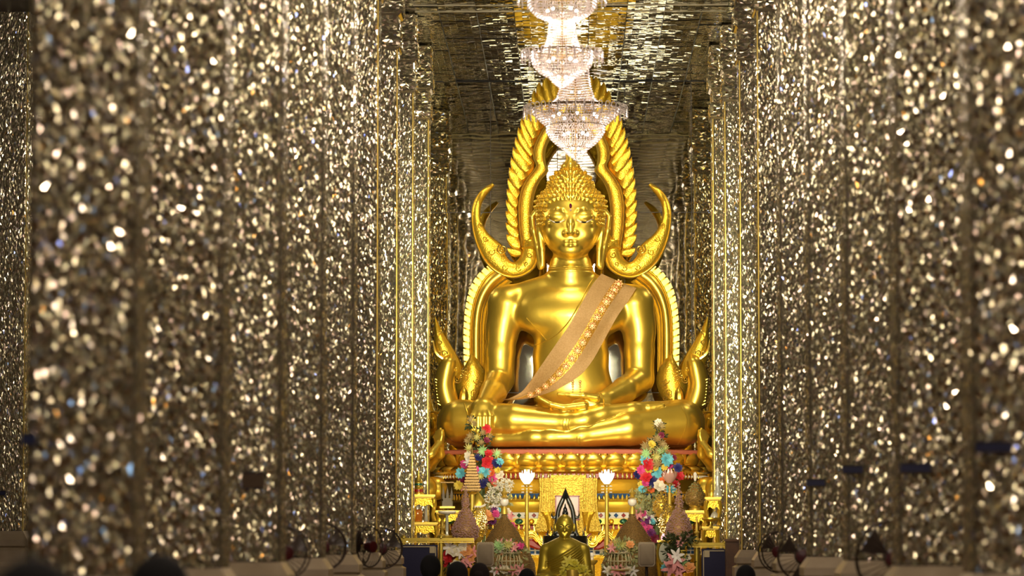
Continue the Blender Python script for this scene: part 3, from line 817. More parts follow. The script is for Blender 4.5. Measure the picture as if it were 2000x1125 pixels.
# robe edges laid over the torso: raised hems
def hem(pts, name='robe_hem', r=1.5):
    P = []
    for v in smooth_line([Vector((a, 0, b)) for a, b in pts], 6):
        h, n = onbody(v.x, v.z)
        if h is not None: P.append(Vector((v.x*PX, h.y-.002, v.z*PX)))
    P = [P[0]] + [(a+b+c)/3 for a, b, c in zip(P[:-2], P[1:-1], P[2:])] + [P[-1]]
    MB().tube(P, r*PX, 6).build(name, 'gold', statue)
hem([(50,338),(36,318),(18,282),(-4,244),(-30,218),(-55,206),(-76,200)], r=1.3)
hem([(-86,252),(-60,224),(-48,210)], r=1.3)
hem([(-205,84),(-198,62),(-199,40),(-190,12)], 'trouser_hem'); hem([(212,78),(222,56),(220,34),(206,6)], 'trouser_hem')
hem([(52,106),(60,100),(64,88),(63,78)], 'sleeve_hem', 1.1)
for x in (-14, -8, -3): hem([(x, 52), (x-2, 40), (x+1, 30)], 'hem_line', .7)
for x in (12, 18): hem([(x, 20), (x-1, 12), (x+3, 2)], 'hem_line', .7)
# small pendant tassels below the sash
for k, x in enumerate((4, 18)):
    t = MB(); 
    for q in range(5):
        h, n = onbody(x+(q % 2)*2, 128-q*5); 
        if h: t.ball(base+Vector((x*PX, h.y-.01, (128-q*5)*PX)), (3-q*.3)*PX, 6, 4)
    part(t, 'tassel', 'med', sash)

# ---------------------------------------------------------------- lotus pedestal
PC = Vector((0, 39.12, 0)); PC.x = at(1115, 900, 39.12).x
def sup(t, a, b, e=2.6):
    c, s = math.cos(t), math.sin(t)
    return Vector((PC.x+a*math.copysign(abs(c)**(2/e), c), PC.y+b*math.copysign(abs(s)**(2/e), s), 0))
def zpy(py, Y=38.0): return at(1115, py, Y).z
ped = thing('lotus_pedestal', 'gilded tiered pedestal ringed with lotus petals carrying the big statue', 'pedestal', (PC.x, PC.y, .3))
def tier(a, b, prof, name, m, n=96):
    """prof: (inset, py); ring-shaped moulding of the pedestal"""
    rings = []
    for ins, py in prof:
        rings.append([sup(2*math.pi*j/n, a-ins, b-ins)+Vector((0, 0, zpy(py))) for j in range(n)])
    mb = MB().rings(rings); return part(mb, name, m, ped)
AW, BW = 1.60, 1.12
tier(AW, BW, [(.0, 886), (-.01, 883), (.0, 879), (.06, 876.6), (.06, 876.6)], 'red_rim', 'rim')
tier(AW, BW, [(.10, 920), (.08, 908), (.05, 896), (.06, 884), (.08, 883)], 'petal_bowl', 'gold')
tier(AW, BW, [(.02, 925), (-.03, 921), (.0, 917), (.06, 912), (.10, 908)], 'petal_tray', 'gold')
def petal(c, out, tg, w, h, lean, name='lotus_petal', m='gold', thick=.03):
    A = []; B = []
    for i in range(8):
        u = i/7; ww = w*math.sin(math.pi*(.30+.70*u)**1.0)**.55*.5 if u < 1 else .002
        q = c + Vector((0, 0, h*u)) + out*(lean*math.sin(u*math.pi*.9)) + out*(.02*(u > .85))
        A.append(q-tg*ww); B.append(q+tg*ww)
    mb = MB(); rings = []
    for a, b in zip(A, B):
        cc = (a+b)/2; hh = (b-a)/2
        rings.append([cc+hh*math.cos(t)+out*(thick*math.sin(t)) for t in (2*math.pi*j/10 for j in range(10))])
    return mb.rings(rings)
# perimeter walk at equal steps
def walk(a, b, step, off=0):
    P = [sup(math.pi+math.pi*i/600, a, b) for i in range(601)]; L = [0]
    for p, q in zip(P[:-1], P[1:]): L.append(L[-1]+(q-p).length)
    half = L[-1]/2; n = int(half/step); out = []
    for k in range(-n, n+1):
        s = half+(k+off)*step
        if s < 0 or s > L[-1]: continue
        j = min(max(np.searchsorted(L, s), 1), 600); p = P[j]; t = (P[j]-P[j-1]).normalized(); out.append((p, t, Vector((t.y, -t.x, 0))))
    return out
for k, (p, t, o_) in enumerate(walk(AW-.05, BW-.05, .246)):
    pc = p + Vector((0, 0, zpy(908)))
    part(petal(pc+Vector((0,0,0)), o_, t, .235, zpy(883)-zpy(908), .045), 'lotus_petal', 'gold', ped)
for k, (p, t, o_) in enumerate(walk(AW-.07, BW-.07, .246, .5)):
    part(petal(p+Vector((0, 0, zpy(905))), o_, t, .15, zpy(882)-zpy(905), .02), 'back_petal', 'gold', ped)
for k, (p, t, o_) in enumerate(walk(AW-.07, BW-.07, .246)):
    part(petal(p+Vector((0, 0, zpy(909)))+o_*.03, o_, t, .20, zpy(922)-zpy(909), .07), 'down_petal', 'gold', ped)
tier(AW, BW, [(.05, 936), (.03, 934), (.03, 924), (.06, 922)], 'red_band', 'red')
def drops(a, b, py, step, r, name, m='pearl'):
    mb_l = []
    for p, t, o_ in walk(a, b, step):
        c = p+Vector((0, 0, zpy(py)))+o_*.012
        q = MB(); q.rings([[c+o_*d+t*(r*s*math.cos(w))+Vector((0, 0, r*1.5*s*math.sin(w)+(r*.9*s if abs(math.sin(w)-1) < .05 else 0))) for w in (2*math.pi*j/8 for j in range(8))] for s, d in ((1, 0), (.8, .014), (.35, .018))])
        part(q, name, m, ped, False)
drops(AW-.03, BW-.03, 930, .053, .019, 'drop_stone', 'gold_trim')
drops(AW-.016, BW-.016, 930.5, .053, .008, 'drop_gem', 'white_mos')
tier(AW, BW, [(.24, 974), (.16, 966), (.12, 956), (.10, 946), (.07, 938), (.06, 936)], 'upper_cove', 'gold')
tier(AW, BW, [(.17, 974), (.15, 972), (.15, 962), (.19, 960)], 'upper_mosaic_band', 'blue_mos')
drops(AW-.15, BW-.15, 972, .053, .019, 'drop_stone', 'gold_trim')
tier(AW, BW, [(.34, 1004), (.26, 1000), (.22, 990), (.21, 980), (.18, 977), (.17, 974)], 'middle_cove', 'gold')
tier(AW, BW, [(.10, 1012), (.10, 1001), (.14, 1000)], 'mosaic_band', 'white_mos')
tier(AW, BW, [(.06, 1026), (.04, 1024), (.04, 1013), (.09, 1012)], 'rosette_band', 'gold_trim')
tier(AW, BW, [(.05, 1034), (.02, 1033), (.02, 1027), (.06, 1026)], 'lower_red_band', 'red')
tier(AW, BW, [(.05, 1060), (.06, 1048), (.03, 1038), (.04, 1034)], 'lower_gold_band', 'gold_relief')
tier(AW, BW, [(.0, 1066), (-.01, 1064), (-.01, 1060), (.04, 1059)], 'base_red_band', 'red')
tier(AW, BW, [(.0, 1084), (-.0, 1066)], 'base_mosaic_band', 'white_mos')
tier(AW, BW, [(.0, 1170), (-.02, 1168), (-.03, 1098), (-.05, 1090), (-.02, 1084)], 'base_step', 'gold_relief')
drops(AW-.04, BW-.04, 1031, .06, .022, 'hanging_drop', 'gold_trim')
k = 0
for p, t, o_ in walk(AW-.10, BW-.10, .085):
    c = p+Vector((0, 0, zpy(1006.5)))+o_*.008; r = .028
    q = MB(); q.rings([[c+o_*d+t*(r*s*math.cos(w))+Vector((0, 0, r*s*math.sin(w))) for w in (math.pi/2*j for j in range(4))] for s, d in ((1, 0), (.7, .012))])
    part(q, 'mosaic_tile', ('blue_mos', 'red', 'green_mos')[k % 3], ped, False); k += 1
k = 0
for p, t, o_ in walk(AW-.04, BW-.04, .15):
    c = p+Vector((0, 0, zpy(1018.5)))+o_*.012; r = .033
    if k % 2:
        q = MB(); q.rings([[c+o_*d+t*(r*s*math.cos(w))+Vector((0, 0, r*s*math.sin(w))) for w in (2*math.pi*j/10 for j in range(10))] for s, d in ((1, 0), (.8, .02), (.4, .008), (.3, .02))])
        part(q, 'rosette', 'gold', ped)
    else:
        q = MB(); q.rings([[c+o_*d+t*(1.5*r*s*math.cos(w))+Vector((0, 0, r*s*math.sin(w))) for w in (2*math.pi*j/8 for j in range(8))] for s, d in ((1, 0), (.6, .014))])
        part(q, 'green_leaf', 'green_mos', ped)
    k += 1
k = 0
for row in range(2):
    for p, t, o_ in walk(AW, BW, .075):
        c = p+Vector((0, 0, zpy(1071+row*8)))+o_*.006
        q = MB(); q.box((0, 0, 0), (.045, .012, .032)); r3 = Matrix((t, o_, Vector((0, 0, 1)))).transposed()
        q.v = [tuple(c + r3 @ Vector(v)) for v in q.v]
        part(q, 'mosaic_tile', 'blue_mos', ped, False)
# ---------------------------------------------------------------- altar platform
struct(MB().box((at(1115, 900, 36.9).x, 37.6, .25), (3.5, 2.8, .5)).build('altar_platform', 'gold_dull', None, False))
struct(MB().box((at(1115, 900, 35).x, 35.1, .15), (3.3, 2.2, .3)).build('altar_step', 'marble', None, False))
PT = .5; ST = .3
def flower_mb(c, r, kind, rnd, nrm=None):
    """one blossom facing nrm"""
    nrm = (nrm or Vector((0, -1, 0))).normalized(); q = nrm.to_track_quat('Z', 'Y'); mb = MB()
    def pet(a, l, w, lift, z0=0.0, n=4, curl=0.0):
        A = []; B = []
        for i in range(n):
            u = i/(n-1); ww = w*math.sin(math.pi*(.12+.83*u))*.5
            d = Vector((math.cos(a), math.sin(a), 0)); t = Vector((-d.y, d.x, 0))
            p = d*(l*u) + Vector((0, 0, z0+lift*l*(u-curl*u*u)))
            A.append(p-t*ww); B.append(p+t*ww)
        o = len(mb.v); mb.v.extend([tuple(c+q @ p) for pr in zip(A, B) for p in pr])
        for i in range(n-1): mb.f.append((o+2*i, o+2*i+1, o+2*i+3, o+2*i+2))
    if kind == 'rose':
        for ring, (nn, l, lift) in enumerate(((7, 1.0, .45), (6, .78, .8), (5, .5, 1.5))):
            for k in range(nn): pet(2*math.pi*(k+.4*ring)/nn+rnd.uniform(-.1, .1), r*l, r*.95*l, lift, 0, 4, .3)
    elif kind == 'lily':
        for k in range(6): pet(2*math.pi*k/6+.2, r*1.3, r*.5, .55, 0, 5, .6)
    elif kind == 'spiky':
        for ring in range(2):
            for k in range(9): pet(2*math.pi*(k+.5*ring)/9, r*(1.2-.3*ring), r*.22, .5+.6*ring, 0, 3)
    else:
        for ring in range(4):
            for k in range(10-2*ring): pet(2*math.pi*(k+.3*ring)/(10-2*ring)+rnd.uniform(-.15, .15), r*(1-.2*ring), r*.62, .35+.5*ring, 0, 4, .35)
    return mb
FC = {}
def fmat(h):
    if h not in FC: FC[h] = mat('petal_'+h, h, .6, 0)
    return FC[h]
CNAME = {'c8242c': 'rose', '6fc3d2': 'carnation', '2c2a66': 'carnation', 'e06a34': 'rose', 'd84a8c': 'orchid', 'e8dcc4': 'rose', 'e6c84a': 'daisy', 'a8cf8c': 'succulent', '7c2440': 'rose', 'f0e8e4': 'lily', 'e89a9c': 'lily', '6a2a6a': 'orchid', 'e8a060': 'rose', 'c8c070': 'dried_flower', 'a08a58': 'dried_flower'}
KIND = {'c8242c': 'rose', '6fc3d2': 'carn', '2c2a66': 'carn', 'e06a34': 'rose', 'd84a8c': 'carn', 'e8dcc4': 'rose', 'e6c84a': 'carn', 'a8cf8c': 'spiky', '7c2440': 'rose', 'f0e8e4': 'lily', 'e89a9c': 'lily', '6a2a6a': 'carn', 'e8a060': 'rose', 'c8c070': 'spiky', 'a08a58': 'spiky'}
M['leafg'] = mat('foliage', '39401c', .7); M['stemg'] = mat('stem', '5a6a34', .6)
M['baby'] = mat('small_white_flowers', 'e6e0cc', .6); M['sage'] = mat('pale_green_leaves', '9a9a68', .6)
def leaves(t, pts, r, n, m, seed, name='foliage'):
    rnd = random.Random(seed); mb = MB()
    for c in pts:
        for _ in range(n):
            a = Vector((rnd.gauss(0, 1), rnd.gauss(-.3, .7), rnd.gauss(0, 1))).normalized(); p = c + a*r*rnd.uniform(.1, .7)
            s = Vector((rnd.gauss(0, 1), rnd.gauss(0, 1), rnd.gauss(0, 1))).cross(a).normalized()*r*.16
            e = p+a*r*.55; mm = (p+e)/2
            mb.add([p, mm+s, e, mm-s], [(0, 1, 2, 3)])
    o = part(mb, name, m, t, False); o['kind'] = 'stuff'; return o
def bouquet(t, Y, lst, seed):
    rnd = random.Random(seed)
    for px, py, r, h in lst:
        c = at(px, py, Y+rnd.uniform(-.05, .05)); n = Vector((rnd.uniform(-.5, .5), -1, rnd.uniform(-.1, .6)))
        part(flower_mb(c, r*pxm(Y)*1.45, KIND[h], rnd, n), CNAME[h], fmat(h), t, False)
# two tall flower towers
FY = 36.75
Lf = [(918,822,6,'a08a58'),(926,828,5,'a08a58'),(950,838,7,'c8242c'),(944,846,5,'a08a58'),(921,852,6,'a08a58'),(914,860,5,'a08a58'),(931,856,5,'c8c070'),(950,860,5,'7c2440'),(940,866,5,'a08a58'),(958,852,4,'a08a58'),
 (914,876,6,'c8c070'),(943,880,7,'a8cf8c'),(954,886,6,'c8242c'),(969,888,7,'a8cf8c'),(916,890,7,'e8dcc4'),(934,894,6,'2c2a66'),(952,903,10,'c8242c'),(970,906,8,'2c2a66'),(976,902,6,'6fc3d2'),(906,908,7,'d84a8c'),(915,903,6,'f0e8e4'),
 (900,924,8,'6fc3d2'),(930,918,6,'d84a8c'),(946,922,10,'6fc3d2'),(960,924,6,'e06a34'),(972,918,5,'e6c84a'),(976,928,7,'e8dcc4'),(905,934,6,'7c2440'),(940,930,5,'c8c070'),(963,934,8,'d84a8c'),(896,948,7,'e6c84a'),(903,952,5,'e89a9c'),(943,944,9,'2c2a66'),(966,946,5,'e06a34'),(902,942,6,'7c2440'),
 (925,936,6,'2c2a66'),(930,950,6,'7c2440'),(968,988,8,'f0e8e4'),(966,998,6,'6a2a6a'),(955,1008,9,'e8a060'),(968,1004,6,'d84a8c'),(974,996,4,'6fc3d2'),(962,1018,6,'6a2a6a'),(950,1020,6,'7c2440'),(997,1010,6,'e89a9c'),(1000,1026,5,'d84a8c'),(990,1000,6,'e8dcc4')]
tw = thing('flower_tower', 'tall tower of mixed artificial flowers left of the black halo, below the statue hand', 'flower arrangement', (at(945, 1000, FY).x, FY+.2, PT))
part(MB().lathe([(.14, 0), (.16, .02), (.10, .1), (.05, .2), (.04, .9), (.03, 1.5), (.01, 1.72)], (at(940, 1000, FY).x, FY+.16, PT), 12), 'flower_stand', 'stemg', tw)
bouquet(tw, FY, Lf, 1)
leaves(tw, [at(x, y, FY+.08) for x, y in ((920,828),(935,850),(950,856),(925,864),(948,872),(935,884),(955,894),(920,905),(940,912),(960,912),(912,925),(935,935),(955,935),(965,950),(920,945),(945,955),(960,1000),(955,1020))], .09, 26, 'leafg', 3)
leaves(tw, [at(x, y, FY) for x, y in ((970,948),(985,942),(990,955),(965,965),(980,968),(972,978),(955,972),(995,945),(975,952),(985,962),(968,975),(960,958))], .055, 60, 'baby', 4, 'small_white_blossoms')
leaves(tw, [at(x, y, FY+.03) for x, y in ((965,955),(975,970),(960,985),(985,975))], .12, 20, 'sage', 5, 'pale_leaves')
Rf = [(1281,830,7,'a08a58'),(1290,834,6,'a08a58'),(1286,826,6,'e8dcc4'),(1292,850,5,'7c2440'),(1283,858,6,'a08a58'),(1270,864,6,'a08a58'),(1273,868,6,'e6c84a'),(1292,866,6,'a08a58'),(1262,872,7,'a08a58'),(1272,876,7,'c8c070'),(1288,880,7,'a08a58'),(1300,876,5,'c8c070'),
 (1262,886,7,'a8cf8c'),(1294,884,7,'a8cf8c'),(1280,892,7,'c8c070'),(1302,888,6,'a08a58'),(1260,898,8,'6fc3d2'),(1302,898,10,'6fc3d2'),(1316,894,5,'7c2440'),(1266,907,9,'c8242c'),(1285,906,7,'a08a58'),(1308,910,6,'d84a8c'),(1298,913,5,'e6c84a'),(1252,918,7,'d84a8c'),(1267,918,6,'e6c84a'),(1283,922,10,'6fc3d2'),(1280,914,5,'e6c84a'),(1324,914,7,'2c2a66'),(1245,928,7,'2c2a66'),(1262,932,9,'c8242c'),(1292,938,6,'e06a34'),(1273,941,9,'2c2a66'),(1260,944,6,'d84a8c'),(1327,930,7,'c8242c'),(1287,950,9,'e8dcc4'),(1252,946,5,'e6c84a'),(1254,956,6,'6fc3d2'),(1272,955,6,'e06a34'),(1310,956,8,'6fc3d2'),(1320,946,6,'c8242c'),(1316,962,6,'e6c84a'),
 (1246,1004,7,'e89a9c'),(1256,1002,6,'d84a8c'),(1270,1009,9,'f0e8e4'),(1262,1016,8,'6a2a6a'),(1250,1012,6,'7c2440'),(1274,1019,5,'6fc3d2'),(1258,1026,6,'d84a8c'),(1266,1034,8,'d84a8c'),(1272,1042,7,'6a2a6a'),(1278,1052,7,'7c2440'),(1236,1014,6,'e89a9c'),(1262,1046,6,'7c2440')]
tw2 = thing('flower_tower', 'tall tower of mixed artificial flowers right of the black halo, behind the unlit lotus lamp', 'flower arrangement', (at(1283, 1000, FY).x, FY+.2, PT))
part(MB().lathe([(.14, 0), (.16, .02), (.10, .1), (.05, .2), (.04, .9), (.03, 1.5), (.01, 1.72)], (at(1283, 1000, FY).x, FY+.16, PT), 12), 'flower_stand', 'stemg', tw2)
bouquet(tw2, FY, Rf, 2)
leaves(tw2, [at(x, y, FY+.08) for x, y in ((1286,832),(1290,855),(1275,868),(1290,878),(1268,885),(1295,890),(1280,905),(1262,912),(1305,905),(1275,928),(1255,930),(1315,925),(1270,945),(1300,945),(1262,1010),(1268,1030),(1275,1048))], .09, 26, 'leafg', 6)
leaves(tw2, [at(x, y, FY+.0) for x, y in ((1250,955),(1262,968),(1252,980),(1268,985),(1278,975),(1256,994),(1270,998),(1286,985))], .12, 26, 'sage', 7, 'pale_leaves')

# ---------------------------------------------------------------- gilded front panel with curled feet
Yp = 37.84
pan = thing('altar_panel', 'gilded flaring altar panel with ribbed sides and red-backed curled feet, under the lotus petals', 'panel', at(1110, 1062, Yp))
for mir in (False, True):
    A = line([(1053,934),(1054,960),(1053,990),(1050,1015),(1042,1038)], Yp, 3, mir, 1110); B = line([(1084,934),(1084,960),(1084,990),(1083,1015),(1080,1038)], Yp, 3, mir, 1110)
    part(MB().loft(A, B, .03, 8, flat=4, back=1), 'ribbed_side', 'gold_panel', pan)
    for k in range(7):
        u = .05+k*.15; part(MB().tube([p.lerp(q, u)+Vector((0, -.03, 0)) for p, q in zip(A, B)], .010, 5), 'rib', 'gold_panel', pan)
    A = line([(1057,1000),(1064,1012),(1068,1026),(1070,1042)], Yp-.05, 3, mir, 1110); B = line([(1084,1000),(1082,1012),(1080,1028),(1078,1044)], Yp-.05, 3, mir, 1110)
    part(MB().loft(A, B, .08, 8), 'curled_leaf', 'gold_relief', pan)
    # the S-curled ribbon foot
    path = [(1024,1050),(1033,1043),(1043,1043),(1050,1051),(1057,1061),(1066,1063),(1073,1055),(1077,1042)]
    out = [(x, y) for x, y in path]
    A = line([(x-1, y-7) for x, y in out], Yp-.14, 4, mir, 1110); B = line([(x+1, y+7) for x, y in out], Yp-.14, 4, mir, 1110)
    part(MB().loft(A, B, .06, 8, flat=3), 'curled_foot', 'gold_trim', pan)
    for d in (-4.6, 0, 4.6):
        part(MB().tube([p+Vector((0, -.075, 0)) for p in line([(x, y+d) for x, y in out], Yp-.14, 4, mir, 1110)], .007, 5), 'foot_ridge', 'gold', pan)
    A = line([(1026,1054),(1040,1052),(1048,1060),(1060,1070)], Yp-.10, 3, mir, 1110); B = line([(1028,1066),(1038,1070),(1048,1073),(1060,1074)], Yp-.10, 3, mir, 1110)
    part(MB().loft(A, B, .03, 6), 'red_back', 'red', pan)
    A = line([(1064,1043),(1069,1047),(1074,1053),(1075,1060)], Yp-.18, 3, mir, 1110); B = line([(1066,1041),(1073,1045),(1078,1052),(1077,1062)], Yp-.18, 3, mir, 1110)
    part(MB().loft(A, B, .03, 6), 'red_tongue', 'red', pan)
    for k in range(8):
        x, y = path[min(k, 7)]; part(MB().tube(line([(x+1, y-6), (x-1, y-13-k % 3*2)], Yp-.12, 1, mir, 1110), [.010, .002], 5), 'flame_spike', 'dark' if k % 2 else 'gold_trim', pan)
part(MB().box(tuple(at(1110, 990, Yp+.02)), (.40, .05, .72)), 'panel_board', 'gold_panel', pan)
part(MB().box((at(1110, 990, Yp).x, Yp+.02, .72), (.30, .05, .44)), 'panel_base', 'gold_panel', pan)
for x0, y0, x1, y1 in ((1088,966,1132,967),(1083,936,1137,937)):
    a, b = at(x0, y0, Yp-.02), at(x1, y1, Yp-.02); c = (a+b)/2
    part(MB().box(tuple(c), (abs(b.x-a.x), .03, abs(b.z-a.z)+.008)), 'panel_moulding', 'gold_panel', pan)
for x in (1084, 1136):
    a, b = at(x, 938, Yp-.02), at(x, 1016, Yp-.02); part(MB().box(tuple((a+b)/2), (.014, .03, abs(b.z-a.z))), 'panel_moulding', 'gold_panel', pan)
c = at(1108, 992, 37.5)
fr = thing('white_board', 'pinkish white framed board standing behind the black halo', 'board', (c.x, c.y, PT))
w, h = 45*pxm(37.5), 46*pxm(37.5)
part(MB().box((c.x, c.y, c.z), (w, .02, h)), 'sheet', mat('pale_sheet', 'd8c4c0', .4), fr, False)
for dx, dz, sx, sz in ((0, h/2, w+.02, .014), (0, -h/2, w+.02, .014), (w/2, 0, .014, h), (-w/2, 0, .014, h)):
    part(MB().box((c.x+dx, c.y-.01, c.z+dz), (sx, .03, sz)), 'frame_bar', 'red', fr, False)
for s in (-1, 1): part(MB().box((c.x+s*.1, c.y+.02, (c.z-h/2+PT)/2), (.03, .03, c.z-h/2-PT)), 'board_leg', 'gold_dull', fr, False)

# ---------------------------------------------------------------- black seated image with flame halo
Yb = 36.2
bl = thing('black_image', 'small black seated image under a pointed black flame halo behind the golden monk', 'statue', (at(1104, 1060, Yb).x, Yb, PT))
for mir in (False, True):
    A = line([(1104.5,951),(1098,968),(1090,985),(1085,1002),(1083,1022),(1080,1040),(1072,1052)], Yb, 3, mir, 1104.5); B = line([(1104.6,974),(1101,984),(1097,993),(1094,1004),(1093,1022),(1092,1040),(1090,1056)], Yb, 3, mir, 1104.5)
    part(MB().loft(A, B, .04, 8, flat=3, back=1), 'halo_side', 'black', bl)
    A = line([(1086,1004),(1082,1008),(1079,1004),(1081,996)], Yb, 3, mir, 1104.5); B = line([(1087,1012),(1080,1014),(1076,1006),(1081,996)], Yb, 3, mir, 1104.5)
    part(MB().loft(A, B, .03, 6), 'halo_flame', 'black', bl)
    A = line([(1079,1050),(1074,1048),(1071,1042),(1073,1032)], Yb, 3, mir, 1104.5); B = line([(1080,1056),(1071,1054),(1067,1044),(1073,1032)], Yb, 3, mir, 1104.5)
    part(MB().loft(A, B, .03, 6), 'halo_flame', 'black', bl)
cx = at(1104, 1050, Yb).x; zz = lambda py: at(1104, py, Yb).z
S = SDF((-26, -14, -4), (26, 14, 76), .9)
S.cone((-16, -3, 5), 7, (16, -3, 5), 7, 4); S.cone((0, 0, 8), 9, (0, 0, 26), 9, 5); S.ell((0, 0, 29), (13, 6, 8), 4)
for s in (-1, 1): S.chain([(s*12, 0, 30, 4), (s*14, -1, 16, 3.2), (s*6, -8, 11, 2.6)], 2)
S.cone((0, 0, 34), 3.6, (0, 0, 42), 4, 2); S.ell((0, 0, 46), (6, 6.5, 8), 2); S.ell((0, 0, 55), (4, 4, 4), 2); S.cone((0, 0, 56), 2.6, (0, 0, 66), .8, 1)
part_me = S.mesh('image_body', pxm(Yb)); bo = obj('image_body', part_me, 'black', bl); bo.location = (0, 0, zz(1050)-PT)
part(MB().lathe([(.26, PT), (.26, PT+.06), (.20, PT+.1), (.20, PT+.2), (.27, PT+.26), (.24, zz(1050)+.02)], (cx, Yb, 0), 20, sy=.6), 'image_base', 'black', bl)

# ---------------------------------------------------------------- golden monk
Ym = 34.6; pm = pxm(Ym)
mk = thing('monk_statue', 'gilded bald monk statue in a draped robe, front centre below the black halo', 'statue', (at(1103, 1100, Ym).x, Ym, ST))
S = SDF((-62, -52, -76), (62, 30, 66), 1.1)
S.cone((0, 2, -50), 34, (0, 2, -20), 34, 12); S.ell((0, 0, -12), (38, 21, 22), 8)
for s in (-1, 1):
    S.cone((s*12, 2, 6), 8, (s*34, 2, -6), 10, 6); S.cone((s*37, 2, -10), 12, (s*43, 0, -52), 10, 5); S.cone((s*43, 0, -54), 10, (s*12, -34, -66), 7, 6)
    S.cone((s*14, 0, -68), 18, (s*46, -22, -68), 14, 8)
S.cone((0, 0, 6), 9, (0, -1, 18), 9, 5)
S.ell((0, 1, 40), (17, 19, 20), 3); S.ell((0, -3, 30), (14, 15, 15), 5)
S.cone((0, -15, 38), 2.0, (0, -20.5, 29), 3.4, 1.5); S.ell((0, -14, 18.5), (5, 5, 4), 3)
for s in (-1, 1):
    S.ell((s*18.5, 1, 34), (3.6, 4.5, 8.5), 1.5); S.cone((s*2.5, -17, 40.5), 1.2, (s*12, -13.5, 40), 1.1, 1.5)
    S.ell((s*7, -17.5, 36.3), (5.0, 3.4, 3.0), 2, 's'); S.ell((s*7, -14.6, 36), (3.4, 2, 1.6), 1)
    S.ell((s*2.6, -17.2, 28.8), (2.2, 2.2, 1.8), 1)
S.cone((-5.5, -17, 24.6), 1.5, (5.5, -17, 24.6), 1.5, 1); S.cone((-4, -16.9, 21.8), 1.6, (4, -16.9, 21.8), 1.6, 1)
me = S.mesh('monk_body', pm); mb_o = obj('monk_body', me, 'gold_monk', mk); mb_o.location = (0, 0, at(1103, 1065, Ym).z-ST)
mt = BVHTree.FromPolygons([v.co for v in me.vertices], [p.vertices[:] for p in me.polygons])
for k in range(11):                                            # folds of the robe from the left shoulder
    P = []
    for i in range(10):
        u = i/9; x = 28-u*(60-k*1.0)+k*1.2-6*u*u; z = 6-k*4.6-u*(34-k)-6*math.sin(u*2.4)
        h, n, _, _ = mt.ray_cast(Vector((x*pm, -1, z*pm)), Vector((0, 1, 0)))
        if h is not None: P.append(h)
    if len(P) > 3: MB().tube(P, [.3*pm+1.9*pm*math.sin(math.pi*(i+.5)/len(P)) for i in range(len(P))], 6).build('robe_fold', 'gold_monk', mk).location = mb_o.location
for s in (-1, 1):
    h, n, _, _ = mt.ray_cast(Vector((s*7*pm, -1, 36.3*pm)), Vector((0, 1, 0)))
    if h: e = MB(); e.ball(h, 2.1*pm, 8, 5, (1.3, .4, .6)); e.build('eye', 'dark', mk).location = mb_o.location
part(MB().box((at(1103, 1100, Ym).x, Ym, ST+.15), (.75, .5, .3)), 'monk_base', 'gold_dull', mk, False)
M['yel'] = mat('yellow_green_leaf', 'c0b030', .5)
yl = thing('yellow_lotus_bunch', 'bunch of yellow-green folded lotus leaves held before the monk statue', 'flower arrangement', (at(1120, 1110, 34.1).x, 34.1, ST))
rnd = random.Random(12)
part(MB().lathe([(.08, 0), (.09, .02), (.05, .1), (.07, .3), (.06, .42)], (at(1118, 1110, 34.1).x, 34.1, ST), 12), 'vase', 'gold_dull', yl)
for i, (px, py, r) in enumerate(((1110,1097,11),(1122,1100,9),(1104,1108,9),(1135,1112,10),(1145,1117,8),(1118,1112,11),(1128,1106,7),(1100,1120,9),(1142,1108,6))):
    part(flower_mb(at(px, py, 34.1), r*pxm(34.1), 'rose' if i % 2 else 'lily', rnd, Vector((rnd.uniform(-.4, .4), -1, .5))), 'lotus_leaf', 'yel', yl, False)
    part(MB().tube([at(px, py, 34.1), Vector((at(1118, 1110, 34.1).x, 34.1, ST+.38))], .008, 5), 'stem', 'stemg', yl)

